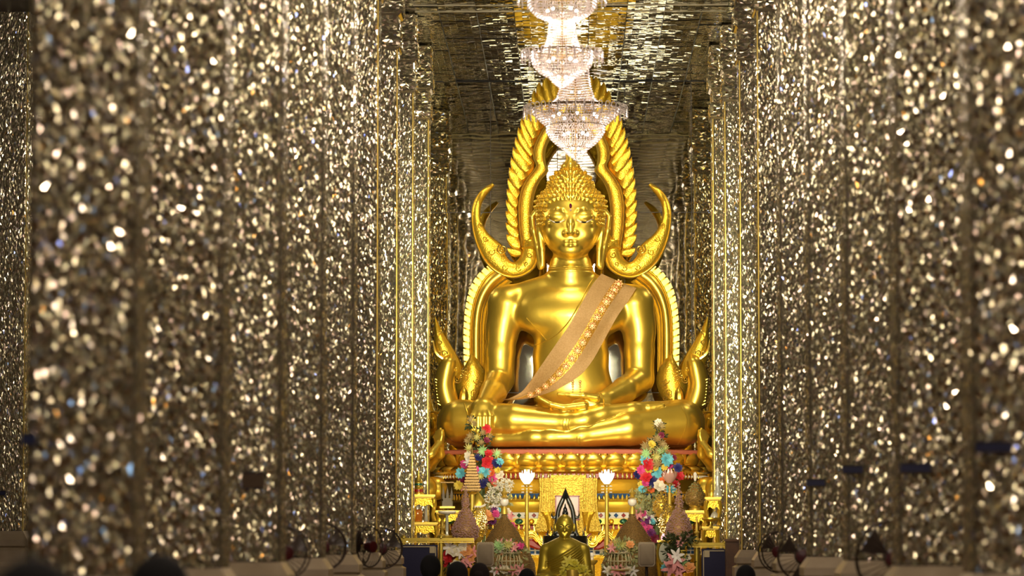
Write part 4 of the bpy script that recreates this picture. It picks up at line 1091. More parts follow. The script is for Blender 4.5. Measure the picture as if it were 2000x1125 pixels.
# ---------------------------------------------------------------- lotus lamps
M['petal_glass'] = mat('lotus_glass', (1, .93, .88), .35, 0, emit=((1, .86, .78), 1.2))
M['bulb'] = mat('lamp_bulb', (1, 1, 1), .4, 0, emit=((1, .9, .82), 6))
M['pinkglass'] = mat('pink_glass', 'd8a898', .2, .2)
def lotus_lamp(px, py, Y, lit, lab, zbase):
    c = at(px, py, Y); t = thing('lotus_lamp', lab, 'lamp', (c.x, Y, zbase)); R = 17*pxm(Y)
    for ring, (n, r0, h, lean, w) in enumerate(((10, .25, .9, .72, .5), (8, .2, 1.05, .45, .45), (6, .12, 1.15, .18, .35))):
        for k in range(n):
            a = 2*math.pi*(k+.5*ring)/n; o_ = Vector((math.cos(a), math.sin(a), 0)); tg = Vector((-o_.y, o_.x, 0)); rings = []
            for i in range(7):
                u = i/6; ww = R*w*math.sin(math.pi*(.1+.88*u))*.6; p = c + o_*(R*(r0+lean*math.sin(u*1.7)*.85)) + Vector((0, 0, R*(-.55+1.45*h*u)))
                rings.append([p+tg*ww*math.cos(q)+o_*(.004*math.sin(q)) for q in (0, math.pi/2, math.pi, 3*math.pi/2)])
            part(MB().rings(rings), 'lotus_petal', 'petal_glass' if lit else 'pinkglass', t)
    if lit: part(MB().ball(c+Vector((0, 0, R*.05)), R*.42, 12, 8, (1, 1, 1.3)), 'bulb', 'bulb', t)
    for k in range(8):
        a = 2*math.pi*k/8; q = MB()
        for i in range(3): q.octa(c+Vector((R*.55*math.cos(a), R*.55*math.sin(a), -R*(.8+.35*i))), R*.09)
        part(q, 'crystal_drop', 'pearl', t, False)
    part(MB().lathe([(R*.5, -R*.6), (R*.3, -R*.75), (R*.1, -R*.95), (R*.14, -R*1.6), (R*.24, -R*1.75), (.022, -R*1.8), (.022, -.62), (.030, -.63), (.030, zbase-c.z+.06), (.12, zbase-c.z+.03), (.13, zbase-c.z)], (c.x, Y, c.z), 14), 'lamp_pole', 'gold_dull', t)
    if lit: lamp('POINT', 'lotus_lamp_light', (c.x, Y-.25, c.z+.05), 3.0, (1, .88, .75), .1)
    return t
lotus_lamp(1029, 936, 36.3, True, 'lit white lotus lamp on a gold pole, left of the black halo', PT)
lotus_lamp(1185, 936, 36.3, True, 'lit white lotus lamp on a gold pole, right of the black halo', PT)
lotus_lamp(1308, 934, 36.12, False, 'unlit pinkish crystal lotus lamp before the right flower tower', PT)

# ---------------------------------------------------------------- beaded cones, crystal pieces
M['beadgold'] = mat('bead_gold', '7a6038', .4, .7); M['beadpink'] = mat('bead_pink', 'ecc4c0', .12, .6); M['beadclear'] = mat('bead_clear', 'f0dc98', .12, .85); M['conecore'] = mat('cone_core', '8a6a34', .5, .3); M['conebead'] = mat('cone_bead', 'b09468', .25, .7)
def beads(prof, c, step, r, seed=0, jit=0.0, sq=1.0):
    """beads over a lathed outline; prof (radius, z)"""
    rnd = random.Random(seed); mb = MB(); P = resamp([Vector((a, 0, b)) for a, b in prof], max(2, int(sum((Vector((p[0], 0, p[1]))-Vector((q[0], 0, q[1]))).length for p, q in zip(prof[:-1], prof[1:]))/step)))
    for i, p in enumerate(P):
        n = max(1, int(2*math.pi*p.x/step))
        for k in range(n):
            a = 2*math.pi*(k+.5*(i % 2))/n
            if math.sin(a) > .35: continue                       # the back faces the wall of the column
            x = p.x+rnd.gauss(0, jit); mb.octa((c[0]+x*math.cos(a), c[1]+x*math.sin(a), c[2]+p.z+rnd.gauss(0, jit)), r*rnd.uniform(.8, 1.2)*sq)
    return mb
def beaded(nm, lab, cat, px, Y, prof_px, m, core, step=.016, r=.007, zb=PT, jit=0.0, stand=None, top=None):
    """prof_px: (half width px, py) from the top down"""
    cx = at(px, 1000, Y).x; pr = [(w*pxm(Y), at(px, y, Y).z) for w, y in prof_px]
    t = thing(nm, lab, cat, (cx, Y, zb))
    part(MB().lathe([(max(a-r*.8, .002), b) for a, b in pr[::-1]], (cx, Y, 0), 20), 'core', core, t)
    o = part(beads(pr, (cx, Y, 0), step, r, int(px), jit), 'bead_cover', m, t, False); o['kind'] = 'stuff'
    zlo = pr[-1][1]
    if zlo > zb+.02:
        w = stand or .05
        part(MB().lathe([(w*1.6, zb-zlo), (w*1.6, zb-zlo+.02), (w*.6, zb-zlo+.05), (w*.5, -.05), (w*1.2, -.02), (w*1.3, .005)], (cx, Y, zlo), 14), 'stand', 'gold_dull', t)
    if top:
        for nm2, m2, pf in top:
            part(MB().lathe([(w*pxm(Y), at(px, y, Y).z) for w, y in pf[::-1]], (cx, Y, 0), 14), nm2, m2, t)
    return t
for px, lab in ((985, 'large bead-mesh cone behind the left bird cage, with round crystal finial'), (1235, 'large bead-mesh cone behind the right speaker, with round crystal finial')):
    beaded('beaded_cone', lab, 'ornament', px, 35.35, [(5, 1003), (8, 1014), (14, 1022), (18, 1026), (29, 1043), (40, 1062), (51, 1082), (59, 1100), (62, 1130)], 'conebead', 'conecore', .017, .0075, ST, top=[
        ('finial', 'gold_dull', [(1, 952), (3, 958), (7, 962), (4, 968), (8, 971), (4, 973)]), ('crystal_ball', 'pearl', [(2, 973), (8, 976), (9, 981), (7, 986), (3, 989)]), ('neck', 'gold_dull', [(4, 989), (6, 994), (7, 1004)])])
# jewelled strip pyramid, left
c = at(922, 960, 36.28); t = thing('jewelled_pyramid', 'slim stepped pyramid of gold and crystal strips before the left flower tower', 'ornament', (c.x, 36.28, PT))
for i in range(13):
    w = (4+i*1.15)*pxm(36.28); z = at(922, 889+i*5.6, 36.28).z
    part(MB().box((c.x, 36.28, z), (2*w, 2*w, .018)), 'gold_strip', 'beadgold', t, False)
    part(MB().box((c.x, 36.28, z-.014), (2*w*.9, 2*w*.9, .012)), 'jewel_row', 'conecore', t, False)
    q = MB(); n = max(3, int(2*w/.018))
    for k in range(n):
        for s in (-1, 1): q.octa((c.x-w+2*w*(k+.5)/n, 36.28-w*.95, z-.014), .007)
    part(q, 'jewels', 'beadclear', t, False)
z1 = at(922, 962, 36.28).z
part(MB().lathe([(.10, PT), (.10, PT+.03), (.03, PT+.06), (.025, z1-.02), (.07, z1)], (c.x, 36.28, 0), 12), 'stand', 'gold_dull', t)
part(MB().lathe([(.02, at(922, 889, 36.28).z), (.012, at(922, 880, 36.28).z), (.002, at(922, 868, 36.28).z)], (c.x, 36.28, 0), 8), 'spire', 'beadgold', t)
beaded('crystal_tree', 'pink glittering crystal spire left of the gold bud', 'ornament', 909, 35.5, [(1.5, 952), (4, 966), (6, 975), (8, 984), (5, 990), (9, 998), (15, 1010), (20, 1022), (26, 1034), (24, 1046), (16, 1056), (10, 1062)], 'beadpink', 'conecore', .016, .0085, ST, .006, .04)
beaded('crystal_bud', 'yellow crystal bud ornament just right of the pink crystal spire', 'ornament', 932, 35.95, [(4, 992), (10, 998), (15, 1006), (18, 1016), (19, 1028), (17, 1040), (12, 1050)], 'beadclear', 'gold', .019, .010, ST, .008, .05)
c = at(932, 990, 36.55); t = thing('gold_bud_vase', 'smooth gold pointed bud behind the yellow crystal bud', 'ornament', (c.x, 36.55, PT))
part(MB().lathe([(w*pxm(36.55), at(932, y, 36.55).z) for w, y in ((12, 1040), (17, 1015), (18, 1000), (17, 988), (14, 977), (9, 969), (4, 962), (1, 956))], (c.x, 36.55, 0), 20), 'bud', 'gold', t)
part(MB().lathe([(.10, PT), (.10, PT+.03), (.04, PT+.06), (.05, at(932, 1040, 36.55).z)], (c.x, 36.55, 0), 14), 'foot', 'gold_dull', t)
P = [at(932+16*math.cos(a)*1.0, 984+6*math.sin(a), 36.55-.12) for a in (math.pi*j/8 for j in range(9))]
part(MB().tube(P, .012, 6), 'silver_garland', 'pearl', t)
beaded('crystal_bud', 'big rounded crystal bud on an orange-gold foot, far right by the gold tables', 'ornament', 1358, 36.6, [(1, 939), (5, 944), (9, 950), (14, 958), (18, 967), (19, 974), (17, 981), (11, 987)], 'beadclear', 'conecore', 0.017, .009, at(1358, 999, 36.6).z+.012, .006, .04, top=[('finial', 'pearl', [(1, 922), (4, 926), (3, 931), (2, 939)])])
beaded('crystal_bud', 'yellow-topped crystal bud directly under the crystal lotus lamp, behind', 'ornament', 1292, 36.42, [(3, 962), (6, 968), (12, 976), (15, 985), (15, 996), (11, 1006), (6, 1012)], 'beadclear', 'gold', .018, .010, PT, .01, .04)
beaded('crystal_bud', 'bright yellow crystal bud below the crystal lotus lamp, in front', 'ornament', 1306, 35.84, [(4, 988), (9, 996), (15, 1006), (18, 1018), (17, 1030), (12, 1042)], 'beadclear', 'gold', .018, .011, ST, .012, .05)
beaded('crystal_tree', 'pink glittering crystal spire right of the crystal lotus lamp', 'ornament', 1326, 35.45, [(1.5, 945), (3, 960), (5, 972), (7, 982), (6, 992), (12, 1002), (18, 1012), (23, 1026), (25, 1040), (21, 1052), (12, 1062)], 'beadpink', 'conecore', .016, .0085, ST, .006, .04)

# ---------------------------------------------------------------- glass case and glass domes
M['glass'] = mat('clear_glass', (1, 1, 1), .02, 0, trans=1.0)
M['white'] = mat('white_paint', 'd8cfc0', .4)
c = at(874, 968, 36.5); w, h = 24*pxm(36.5), 49*pxm(36.5)
zt = c.z-h/2
case = thing('glass_case', 'upright clear glass case with a little white palace model inside', 'display case', (c.x, 36.5, zt))
t_ = .008
for dx, dy, sx, sy in ((0, -w/2, w, t_), (0, w/2, w, t_), (-w/2, 0, t_, w), (w/2, 0, t_, w)):
    part(MB().box((c.x+dx, 36.5+dy, c.z), (sx, sy, h)), 'glass_pane', 'glass', case, False)
part(MB().box((c.x, 36.5, c.z+h/2+.006), (w+.01, w+.01, .012)), 'case_top', 'beadgold', case, False)
part(MB().box((c.x, 36.5, zt+.01), (w+.03, w+.03, .02)), 'case_base', 'gold_trim', case, False)
pal = MB().box((c.x, 36.5, zt+.05), (w*.85, w*.85, .06)); pal.box((c.x, 36.5, zt+.09), (w*.7, w*.7, .04))
for dx in (-.045, 0, .045): pal.lathe([(.016, zt+.1), (.016, zt+.15), (.006, zt+.2), (.001, zt+.235)], (c.x+dx, 36.5, 0), 8)
part(pal, 'palace_model', 'white', case)

# ---------------------------------------------------------------- gilded tiered tables
def table(px0, px1, py, Y, lab, zb, dep=.28, legh=None):
    a, b = at(px0, py, Y), at(px1, py, Y); cx = (a.x+b.x)/2; w = b.x-a.x; z = a.z
    t = thing('gilded_table', lab, 'table', (cx, Y, zb))
    part(MB().box((cx, Y, z), (w, dep, .022)), 'table_top', 'gold_trim', t, False)
    part(MB().box((cx, Y-.0, z-.018), (w-.02, dep-.02, .014)), 'moulding', 'gold_dull', t, False)
    n = 10; rings = []
    ap = MB(); top = z-.03
    xs_ = [cx-w/2+.01+(w-.02)*i/n for i in range(n+1)]
    v0 = [(x, Y-dep/2+.012, top) for x in xs_]; v1 = [(x, Y-dep/2+.012, top-.055-.03*abs(math.cos(math.pi*2*(i/n)))-.03*(abs(i/n-.5)*2)**3) for i, x in enumerate(xs_)]
    v2 = [(x, y+.012, zz_) for x, y, zz_ in v0]; v3 = [(x, y+.012, zz_) for x, y, zz_ in v1]
    m_ = n+1; f = []
    for i in range(n): f += [(i, i+1, m_+i+1, m_+i), (2*m_+i, 3*m_+i, 3*m_+i+1, 2*m_+i+1), (m_+i, m_+i+1, 3*m_+i+1, 3*m_+i)]
    ap.add(v0+v1+v2+v3, f); part(ap, 'carved_apron', 'gold_relief', t, False)
    for sx in (-1, 1):
        for sy in (-1, 1):
            x = cx+sx*(w/2-.025); y = Y+sy*(dep/2-.03)
            part(MB().tube([(x, y, top), (x+sx*.012, y, top-.3*(top-zb)), (x-sx*.006, y, zb+.3*(top-zb)), (x+sx*.010, y, zb)], [.026, .022, .014, .020], 8), 'leg', 'gold_relief', t)
    return t
table(806, 851, 968, 36.0, 'gilded carved table at far left, upper tier', at(806, 1020, 36).z+.012)
table(806, 856, 1022, 36.0, 'gilded carved table at far left, lower tier under the glass jar', PT)
table(851, 902, 999, 36.5, 'gilded carved table holding the glass palace case', PT)
table(1376, 1408, 973, 36.0, 'gilded carved table at far right, upper tier', at(1380, 1028, 36).z+.012)
table(1370, 1404, 1030, 36.0, 'gilded carved table at far right, lower tier', PT)
table(1334, 1380, 999, 36.6, 'gilded carved table holding the big crystal bud', PT)
table(1284, 1330, 1057, 34.95, 'low gilded carved table with oval mirror, right of the speaker', ST)
def ontable(name, lab, cat, px, py, Y, prof, m, n=16, parts=(), down=None):
    c = at(px, py, Y); t = thing(name, lab, cat, (c.x, Y, c.z if down is None else down)); s = pxm(Y)
    if down is not None: part(MB().lathe([(.09, down-c.z), (.09, down-c.z+.03), (.035, down-c.z+.06), (.03, -.05), (.06, -.02), (.06, .002)], tuple(c), n), 'pedestal', 'gold_dull', t)
    part(MB().lathe([(a*s, b*s) for a, b in prof], tuple(c), n), 'body', m, t)
    for nm, m2, pf in parts: part(MB().lathe([(a*s, b*s) for a, b in pf], tuple(c), n), nm, m2, t)
    return t
M['amber'] = mat('amber_glass', 'c07028', .1, .1); M['jar'] = mat('jar_glass', 'c8c8b8', .08, .3)
ontable('glass_jar', 'glass-topped jar of amber colour on the lower left gilded table', 'jar', 815, 1020.5, 35.95, [(8, 0), (9, 2), (10, 12), (11, 20), (9, 24), (5, 26)], 'amber', parts=(('lid', 'jar', [(5, 26), (4.5, 34), (3, 36)]), ('rim', 'gold_trim', [(8.5, 0), (9.5, 1.5), (8.5, 3)])))
ontable('silver_vase', 'slim silver vase on the lower left gilded table', 'vase', 832, 1020.5, 35.95, [(4, 0), (4.5, 3), (3, 16), (3.5, 34), (4.5, 36)], 'jar', parts=(('foot', 'gold_trim', [(5, 0), (5, 1.5), (3.5, 2.5)]),))
ontable('tiered_offering_stand', 'stepped gold and red offering bowl stack on the upper left gilded table', 'offering stand', 817, 967, 36.0, [(12, 0), (12, 3), (9, 5), (9, 12), (11, 14), (8, 17), (7, 24), (9, 26), (6, 30), (4, 36), (2, 42), (.5, 50)], 'gold_trim', parts=(('red_band', 'red', [(9.4, 6), (9.6, 8), (9.4, 11)]), ('green_band', 'green_mos', [(8, 19), (8.2, 21), (7.6, 23)])))
ontable('candlestick', 'turned gold candlestick standing in the corner of the left tables', 'candlestick', 864, 1048, 35.6, [(10, 0), (10, 2), (4, 5), (3, 12), (6, 16), (3, 20), (3, 34), (7, 38), (8, 42), (4, 44)], 'gold_dull', down=PT)
ontable('glass_tray', 'round white glass tray on a pedestal left of the pink crystal spire', 'tray', 873, 1046, 35.4, [(4, 0), (3, 4), (3, 38), (6, 41), (15, 43), (17, 46), (15, 48), (4, 47)], 'jar', parts=(('lace_rim', 'pearl', [(15.5, 43), (18, 45.5), (17.5, 48), (15, 47)]),), down=ST)
ontable('gold_jar', 'covered gold jar on the upper right gilded table', 'jar', 1390, 972, 36.0, [(6, 0), (7, 2), (7, 8), (5, 12), (6, 14), (3, 20), (1, 26)], 'gold', parts=(('foot', 'gold_trim', [(7, 0), (7.5, 1), (6, 2)]),))
ontable('crystal_vase', 'clear crystal bottle on the upper right gilded table by the column', 'vase', 1402, 972, 35.95, [(8, 0), (8.5, 4), (8, 12), (5, 18), (4, 26), (5, 40), (4, 48), (2, 52)], 'jar', parts=(('stopper', 'pearl', [(2.5, 50), (3, 54), (1, 58)]),))
ontable('silver_bowl', 'silver lidded cup on the lower right gilded table', 'bowl', 1396, 1029, 35.95, [(3, 0), (4, 2), (2, 5), (8, 12), (9, 20), (6, 26), (2, 30)], 'jar', parts=(('foot', 'gold_trim', [(4, 0), (4.2, 1), (3, 2)]),))
ontable('gold_tray', 'wide fringed gold tray between the tiers of the right tables', 'tray', 1388, 1029, 35.8, [(4, 0), (2, 4), (2, 10), (14, 13), (17, 17), (14, 17), (4, 15)], 'gold_trim', parts=(('fringe', 'gold', [(14, 12), (17.5, 15), (17, 18), (14.5, 17)]),))
ontable('pink_candle_cup', 'small glowing pink cup on the low gilded table', 'cup', 1296, 1056, 34.95, [(4, 0), (5, 3), (5, 8), (3, 11), (1.5, 14)], mat('pink_cup', 'e8b8c8', .3, 0, emit=((1, .6, .7), .8)), parts=(('saucer', 'gold_trim', [(6, 0), (6, .8), (4, 1)]),))
ontable('gold_stupa', 'gold turned stupa finial standing by the right rail', 'ornament', 1361, 1056, 35.5, [(7, 0), (7, 3), (4, 5), (4, 14), (6, 16), (3, 19), (3, 30), (1.5, 40), (.4, 48)], 'gold_dull', down=ST)
c = at(1299, 1080, 34.78); t = thing('oval_mirror', 'oval mirror in a gilded frame under the low table on the right', 'mirror', (c.x, 34.8, ST))
part(MB().rings([[c+Vector((.07*s*math.cos(a), .0+d, .12*s*math.sin(a))) for a in (2*math.pi*j/20 for j in range(20))] for s, d in ((1, .02), (1, 0), (.9, -.01))]), 'mirror_glass', 'jar', t, False)
part(MB().tube([c+Vector((.078*math.cos(a), -.005, .128*math.sin(a))) for a in (2*math.pi*j/24 for j in range(24))], .014, 6, True), 'mirror_frame', 'gold_trim', t)
part(MB().tube([c+Vector((0, 0, -.12)), Vector((c.x, 34.78, ST))], .012, 6), 'mirror_foot', 'gold_dull', t)

# ---------------------------------------------------------------- kneeling attendants at both ends
def attendant():
    S = SDF((-46, -60, -4), (46, 44, 172), 1.4)
    S.cone((-16, -22, 14), 16, (-14, 18, 14), 15, 6); S.cone((16, -22, 14), 16, (14, 18, 14), 15, 6)
    S.cone((0, 14, 26), 24, (0, 8, 60), 17, 10); S.ell((0, 6, 84), (26, 15, 20), 8)
    for s in (-1, 1):
        S.chain([(s*25, 6, 92, 9), (s*31, 0, 62, 7.5), (s*30, -6, 44, 7)], 4); S.chain([(s*30, -6, 44, 7), (s*14, -30, 60, 5.5), (s*4, -36, 74, 4.5)], 4)
        for i in range(4): S.chain([(s*2.6, -38-i*0, 74, 3.2), (s*1.9, -40+i*3.0, 84, 2.2), (s*1.3, -40+i*3.0, 94-abs(i-1)*2, 1.6)], 1)
        S.chain([(s*3, -32, 76, 2.6), (s*2, -29, 84, 2)], 1.5)
        S.ell((s*13.5, 4, 118), (2, 4, 8), 2); S.ell((s*5, -9.5, 122), (3.5, 2.5, 1.8), 1.5, 's')
    S.cone((0, 4, 96), 7, (0, 2, 108), 7, 4); S.ell((0, 2, 121), (13, 14, 16), 3)
    S.cone((0, -10, 122), 1.6, (0, -14, 116), 2.6, 1.5); S.cone((-4, -11.5, 110), 1.2, (4, -11.5, 110), 1.2, 1)
    S.cone((0, 4, 134), 9, (0, 4, 144), 6, 4); S.cone((0, 4, 144), 5, (0, 4, 166), .8, 2)
    return S.mesh('attendant_body', .0085)
atm = attendant()
for s, px, nm in ((-1, 842, 'left'), (1, 1392, 'right')):
    Ya = 38.24; XA = s*1.78
    z0 = at(px, 838, Ya).z - 94*.0085
    t = thing('kneeling_attendant', 'small gilded attendant kneeling with raised palms at the %s end of the pedestal' % nm, 'statue', (XA, Ya, PT))
    o = obj('attendant_body', atm, 'gold', t); o.location = (0, 0, z0-PT); o.rotation_euler = (0, 0, -s*1.15)
    part(MB().lathe([(.26, PT), (.26, PT+.05), (.19, PT+.09), (.19, z0-.08), (.26, z0-.04), (.26, z0+.01)], (XA, Ya, 0), 16, sx=.8), 'attendant_base', 'gold_relief', t)
    part(MB().tube([(XA+.12*math.cos(a), Ya+.03+.10*math.sin(a), z0+135*.0085) for a in (2*math.pi*j/14 for j in range(14))], .012, 6, True), 'crown_band', 'gold_trim', t)
# ---------------------------------------------------------------- chandeliers
M['crystal'] = mat('crystal_bead', (1, .9, .84), .06, .5, coat=1.0); M['crystalw'] = mat('crystal_loop', (1, .9, .84), .1, 0, coat=1.0)
def glass_mix(m, amt):
    nt = m.node_tree; b = nt.nodes['Principled BSDF']; o = nt.nodes['Material Output']
    tr = nt.nodes.new('ShaderNodeBsdfTranslucent'); tr.inputs[0].default_value = (1, .93, .88, 1)
    mx = nt.nodes.new('ShaderNodeMixShader'); mx.inputs[0].default_value = amt
    nt.links.new(b.outputs[0], mx.inputs[1]); nt.links.new(tr.outputs[0], mx.inputs[2]); nt.links.new(mx.outputs[0], o.inputs['Surface'])
glass_mix(M['crystal'], .42); glass_mix(M['crystalw'], .4)
def chandelier(px, Y, tiers, rims, bulbs, label, seed):
    cx = at(px, 200, Y).x; s = pxm(Y); zof = lambda py: at(px, py, Y).z
    t = thing('crystal_chandelier', label, 'chandelier', (cx, Y, H))
    rnd = random.Random(seed)
    for nm, prof, step in tiers:
        P = resamp([Vector((r*s, 0, zof(py))) for r, py in prof], max(3, int(sum(math.hypot(p[0]-q[0], p[1]-q[1]) for p, q in zip(prof[:-1], prof[1:]))/step)))
        mb = MB(); rm = max(p.x for p in P); n = max(8, int(2*math.pi*rm/(step*s)))
        for i, p in enumerate(P):
            k_n = n if nm == 'bead_skirt' else max(6, int(2*math.pi*p.x/(step*s)))
            for k in range(k_n):
                a = 2*math.pi*k/k_n + (0 if nm == 'bead_skirt' else rnd.uniform(-.02, .02)); r = (2.05 if nm != 'bead_skirt' else 1.8*min(1, .5+p.x/rm*.5))*s
                mb.octa((cx+p.x*math.cos(a), Y+p.x*math.sin(a), p.z), r*rnd.uniform(.85, 1.1), r*1.15)
        o = part(mb, nm, 'crystal', t, False); o['kind'] = 'stuff'
        part(MB().tube([(cx+P[0].x*math.cos(a), Y+P[0].x*math.sin(a), P[0].z+1.5*s) for a in (2*math.pi*j/32 for j in range(32))], 1.1*s, 6, True), 'ring', 'beadgold', t)
    for r, py, n, rr in rims:
        z = zof(py)
        for k in range(n):
            a = 2*math.pi*k/n; o_ = Vector((math.cos(a), math.sin(a), 0)); c = Vector((cx, Y, z))+o_*(r-rr)*s
            part(MB().tube([c+o_*(rr*s*math.cos(w))+Vector((0, 0, rr*s*math.sin(w))) for w in (2*math.pi*j/12 for j in range(12))], 1.1*s, 5, True), 'crystal_loop', 'crystalw', t)
            q = MB()
            for i in range(4): q.octa(c+o_*(rr*.9*s)+Vector((0, 0, -(4+4.2*i)*s)), 2.1*s, 2.8*s)
            part(q, 'crystal_pendant', 'crystal', t, False)
        part(MB().tube([(cx+(r-2*rr)*s*math.cos(a), Y+(r-2*rr)*s*math.sin(a), z+2*s) for a in (2*math.pi*j/40 for j in range(40))], 1.3*s, 6, True), 'gilt_ring', 'beadgold', t)
    for r, py, n, br in bulbs:
        z = zof(py)
        for k in range(n):
            a = 2*math.pi*k/n+.3; part(MB().ball((cx+r*s*math.cos(a), Y+r*s*math.sin(a), z), br*s, 8, 6), 'bulb', 'bulb', t)
        lamp('POINT', 'chandelier_lamp_light', (cx, Y, z), 9, (1, .88, .78), .06)
    ztop = zof(tiers[0][1][0][1])
    part(MB().tube([(cx, Y, ztop), (cx, Y, H-.02)], .012, 6), 'hanging_rod', 'beadgold', t)
    part(MB().lathe([(.02, H-.10), (.10, H-.05), (.12, H-.0)], (cx, Y, 0), 16), 'ceiling_rose', 'beadgold', t)
    part(MB().tube([(cx, Y, ztop), (cx, Y, zof(tiers[-1][1][-1][1])+.02)], .01, 6), 'stem', 'beadgold', t)
    return t
chandelier(1098, 28.0,
    [('bead_skirt', [(24, -52), (30, -30), (44, -12)], 5), ('bead_bowl', [(68, -8), (68, 8), (62, 20), (52, 30), (34, 38)], 5),
     ('bead_skirt', [(25, 38), (27, 60), (31, 80), (38, 98)], 4.6), ('bead_bowl', [(60, 101), (61, 116), (56, 130), (44, 142), (28, 150)], 5), ('bead_bowl', [(26, 150), (19, 160), (10, 168), (3, 172)], 4.6)],
    [(88, -8, 28, 5), (81, 104, 30, 6)], [(30, 20, 5, 3.4), (6, 60, 2, 3), (28, 118, 5, 3.6), (8, 150, 2, 3)],
    'bright crystal bead chandelier with a double bowl, the upper and nearer of the two', 1)
chandelier(1124, 33.0,
    [('bead_skirt', [(26, 128), (28, 150), (32, 175), (38, 192), (52, 206)], 4.6), ('bead_bowl', [(86, 213), (84, 222), (72, 234), (58, 246)], 4.8),
     ('bead_bowl', [(58, 247), (57, 258), (50, 270), (40, 280), (28, 289)], 4.8), ('bead_bowl', [(26, 290), (19, 299), (10, 306), (3, 312)], 4.6)],
    [(103, 212, 36, 6)], [(8, 180, 2, 3), (44, 226, 7, 3.4), (24, 262, 5, 3.6), (6, 290, 2, 3)],
    'lowest and farther crystal bead chandelier, with a wide looped rim, hanging before the arch', 2)

# ---------------------------------------------------------------- fans between the columns
M['fanred'] = mat('fan_red', '4a0c10', .35); M['fandark'] = mat('fan_dark', '241a16', .4, .3); M['wire'] = mat('fan_wire', '3a2c20', .35, .7); M['blade'] = mat('fan_blade', '4a4038', .3, .1)
def fan(px, py, Y, R, turn, lab, cage='wire'):
    c = at(px, py, Y); t = thing('standing_fan', lab, 'fan', (c.x, Y, 0)); q = Matrix.Rotation(turn, 3, 'Z')
    W = lambda x, y, z: c + q @ Vector((x, y, z))
    for yy, rr in ((-.06, R), (.06, R)):
        part(MB().tube([W(rr*math.cos(a), yy, rr*math.sin(a)) for a in (2*math.pi*j/32 for j in range(32))], .006, 5, True), 'guard_ring', cage, t)
    mb = MB()
    for k in range(28):
        a = 2*math.pi*k/28
        for sgn in (-1, 1):
            mb.tube([W(.04*math.cos(a), sgn*.09, .04*math.sin(a)), W(.7*R*math.cos(a), sgn*.09, .7*R*math.sin(a)), W(R*math.cos(a), sgn*.06, R*math.sin(a))], .0016, 3)
    o = part(mb, 'guard_wires', cage, t, False); o['kind'] = 'stuff'
    for k in range(3):
        a = 2*math.pi*k/3+.4; A = []; B = []
        for i in range(6):
            u = i/5; r = .03+u*(R*.82); A.append(W(r*math.cos(a-.15-u*.25), -.02, r*math.sin(a-.15-u*.25))); B.append(W(r*math.cos(a+.25+u*.25), .02, r*math.sin(a+.25+u*.25)))
        part(MB().loft(A, B, .003, 6), 'blade', 'blade', t)
    part(MB().rings([[W(r*math.cos(a), y, r*math.sin(a)) for a in (2*math.pi*j/16 for j in range(16))] for r, y in ((.01, -.105), (.045, -.10), (.05, -.08), (.03, -.02))]), 'hub_cap', 'fanred', t)
    part(MB().rings([[W(r*math.cos(a), y, r*math.sin(a)) for a in (2*math.pi*j/16 for j in range(16))] for r, y in ((.05, .07), (.065, .10), (.06, .18), (.03, .21))]), 'motor', 'fandark', t)
    part(MB().tube([W(0, .13, -.04), (c.x, c.y+.13, .45), (c.x, c.y+.13, .04)], [.014, .014, .02], 8), 'pole', 'fandark', t)
    part(MB().lathe([(.20, 0), (.20, .02), (.05, .05), (.02, .06)], (c.x, c.y+.13, 0), 20), 'fan_base', 'fandark', t)
fan(553, 1080, 20.6, .16, .3, 'dark wire-guard standing fan left of the third column, nearest of the left fans')
fan(629, 1068, 23.3, .165, .15, 'standing fan with a dark red hub, half hidden behind the fourth left column')
fan(711, 1068, 26.6, .160, .95, 'dark standing fan turned sideways before the sixth left column')
fan(745, 1071, 30.0, .185, .1, 'standing fan with a dark red hub, nearest to the blue banner on the left')
fan(1524, 1078, 27.0, .165, -.3, 'thin wire-guard standing fan, nearest to the altar on the right side')
fan(1568, 1086, 24.3, .18, -.1, 'standing fan with a dark red hub beside the fifth right column')
fan(1748, 1092, 18.2, .21, -.15, 'largest standing fan with a dark red hub at the right side')

# ---------------------------------------------------------------- plaques on the columns
M['plaque'] = mat('navy_plaque', '1a1e44', .35); M['plaqueb'] = mat('brown_plaque', '4a3410', .4, .2)
def plaque(px, py, Y, w, h, lab, m='plaque'):
    c = at(px, py, Y); t = thing('plaque', lab, 'plaque', (c.x, Y, c.z))
    part(MB().box((c.x, Y, c.z), (w, .016, h)), 'board', m, t, False)
    for s in (-1, 1): part(MB().box((c.x, Y-.010, c.z+s*(h/2-.004)), (w, .006, .006)), 'rim', 'fandark', t, False)
for px, py, Y, w, lab in ((56, 858, 12.66, .055, 'small navy plaque on the nearest left column'), (273, 895, 15.86, .085, 'small navy plaque on the second left column'),
        (1593, 943, 23.26, .125, 'navy plaque on the fifth right column, lowest of the four at right'), (1665, 917, 20.11, .125, 'navy plaque on the fourth right column from the front'),
        (1788, 914, 16.96, .155, 'wide navy plaque on the second right column'), (1941, 873, 13.81, .15, 'largest navy plaque, on the nearest right column'), (4, 963, 35.06, .07, 'tiny dark plaque on the outer column at the far left edge')):
    plaque(px, py, Y, w, .05, lab)
plaque(495, 938, 19.06, .125, .095, 'square brown plaque on the third left column', 'plaqueb')

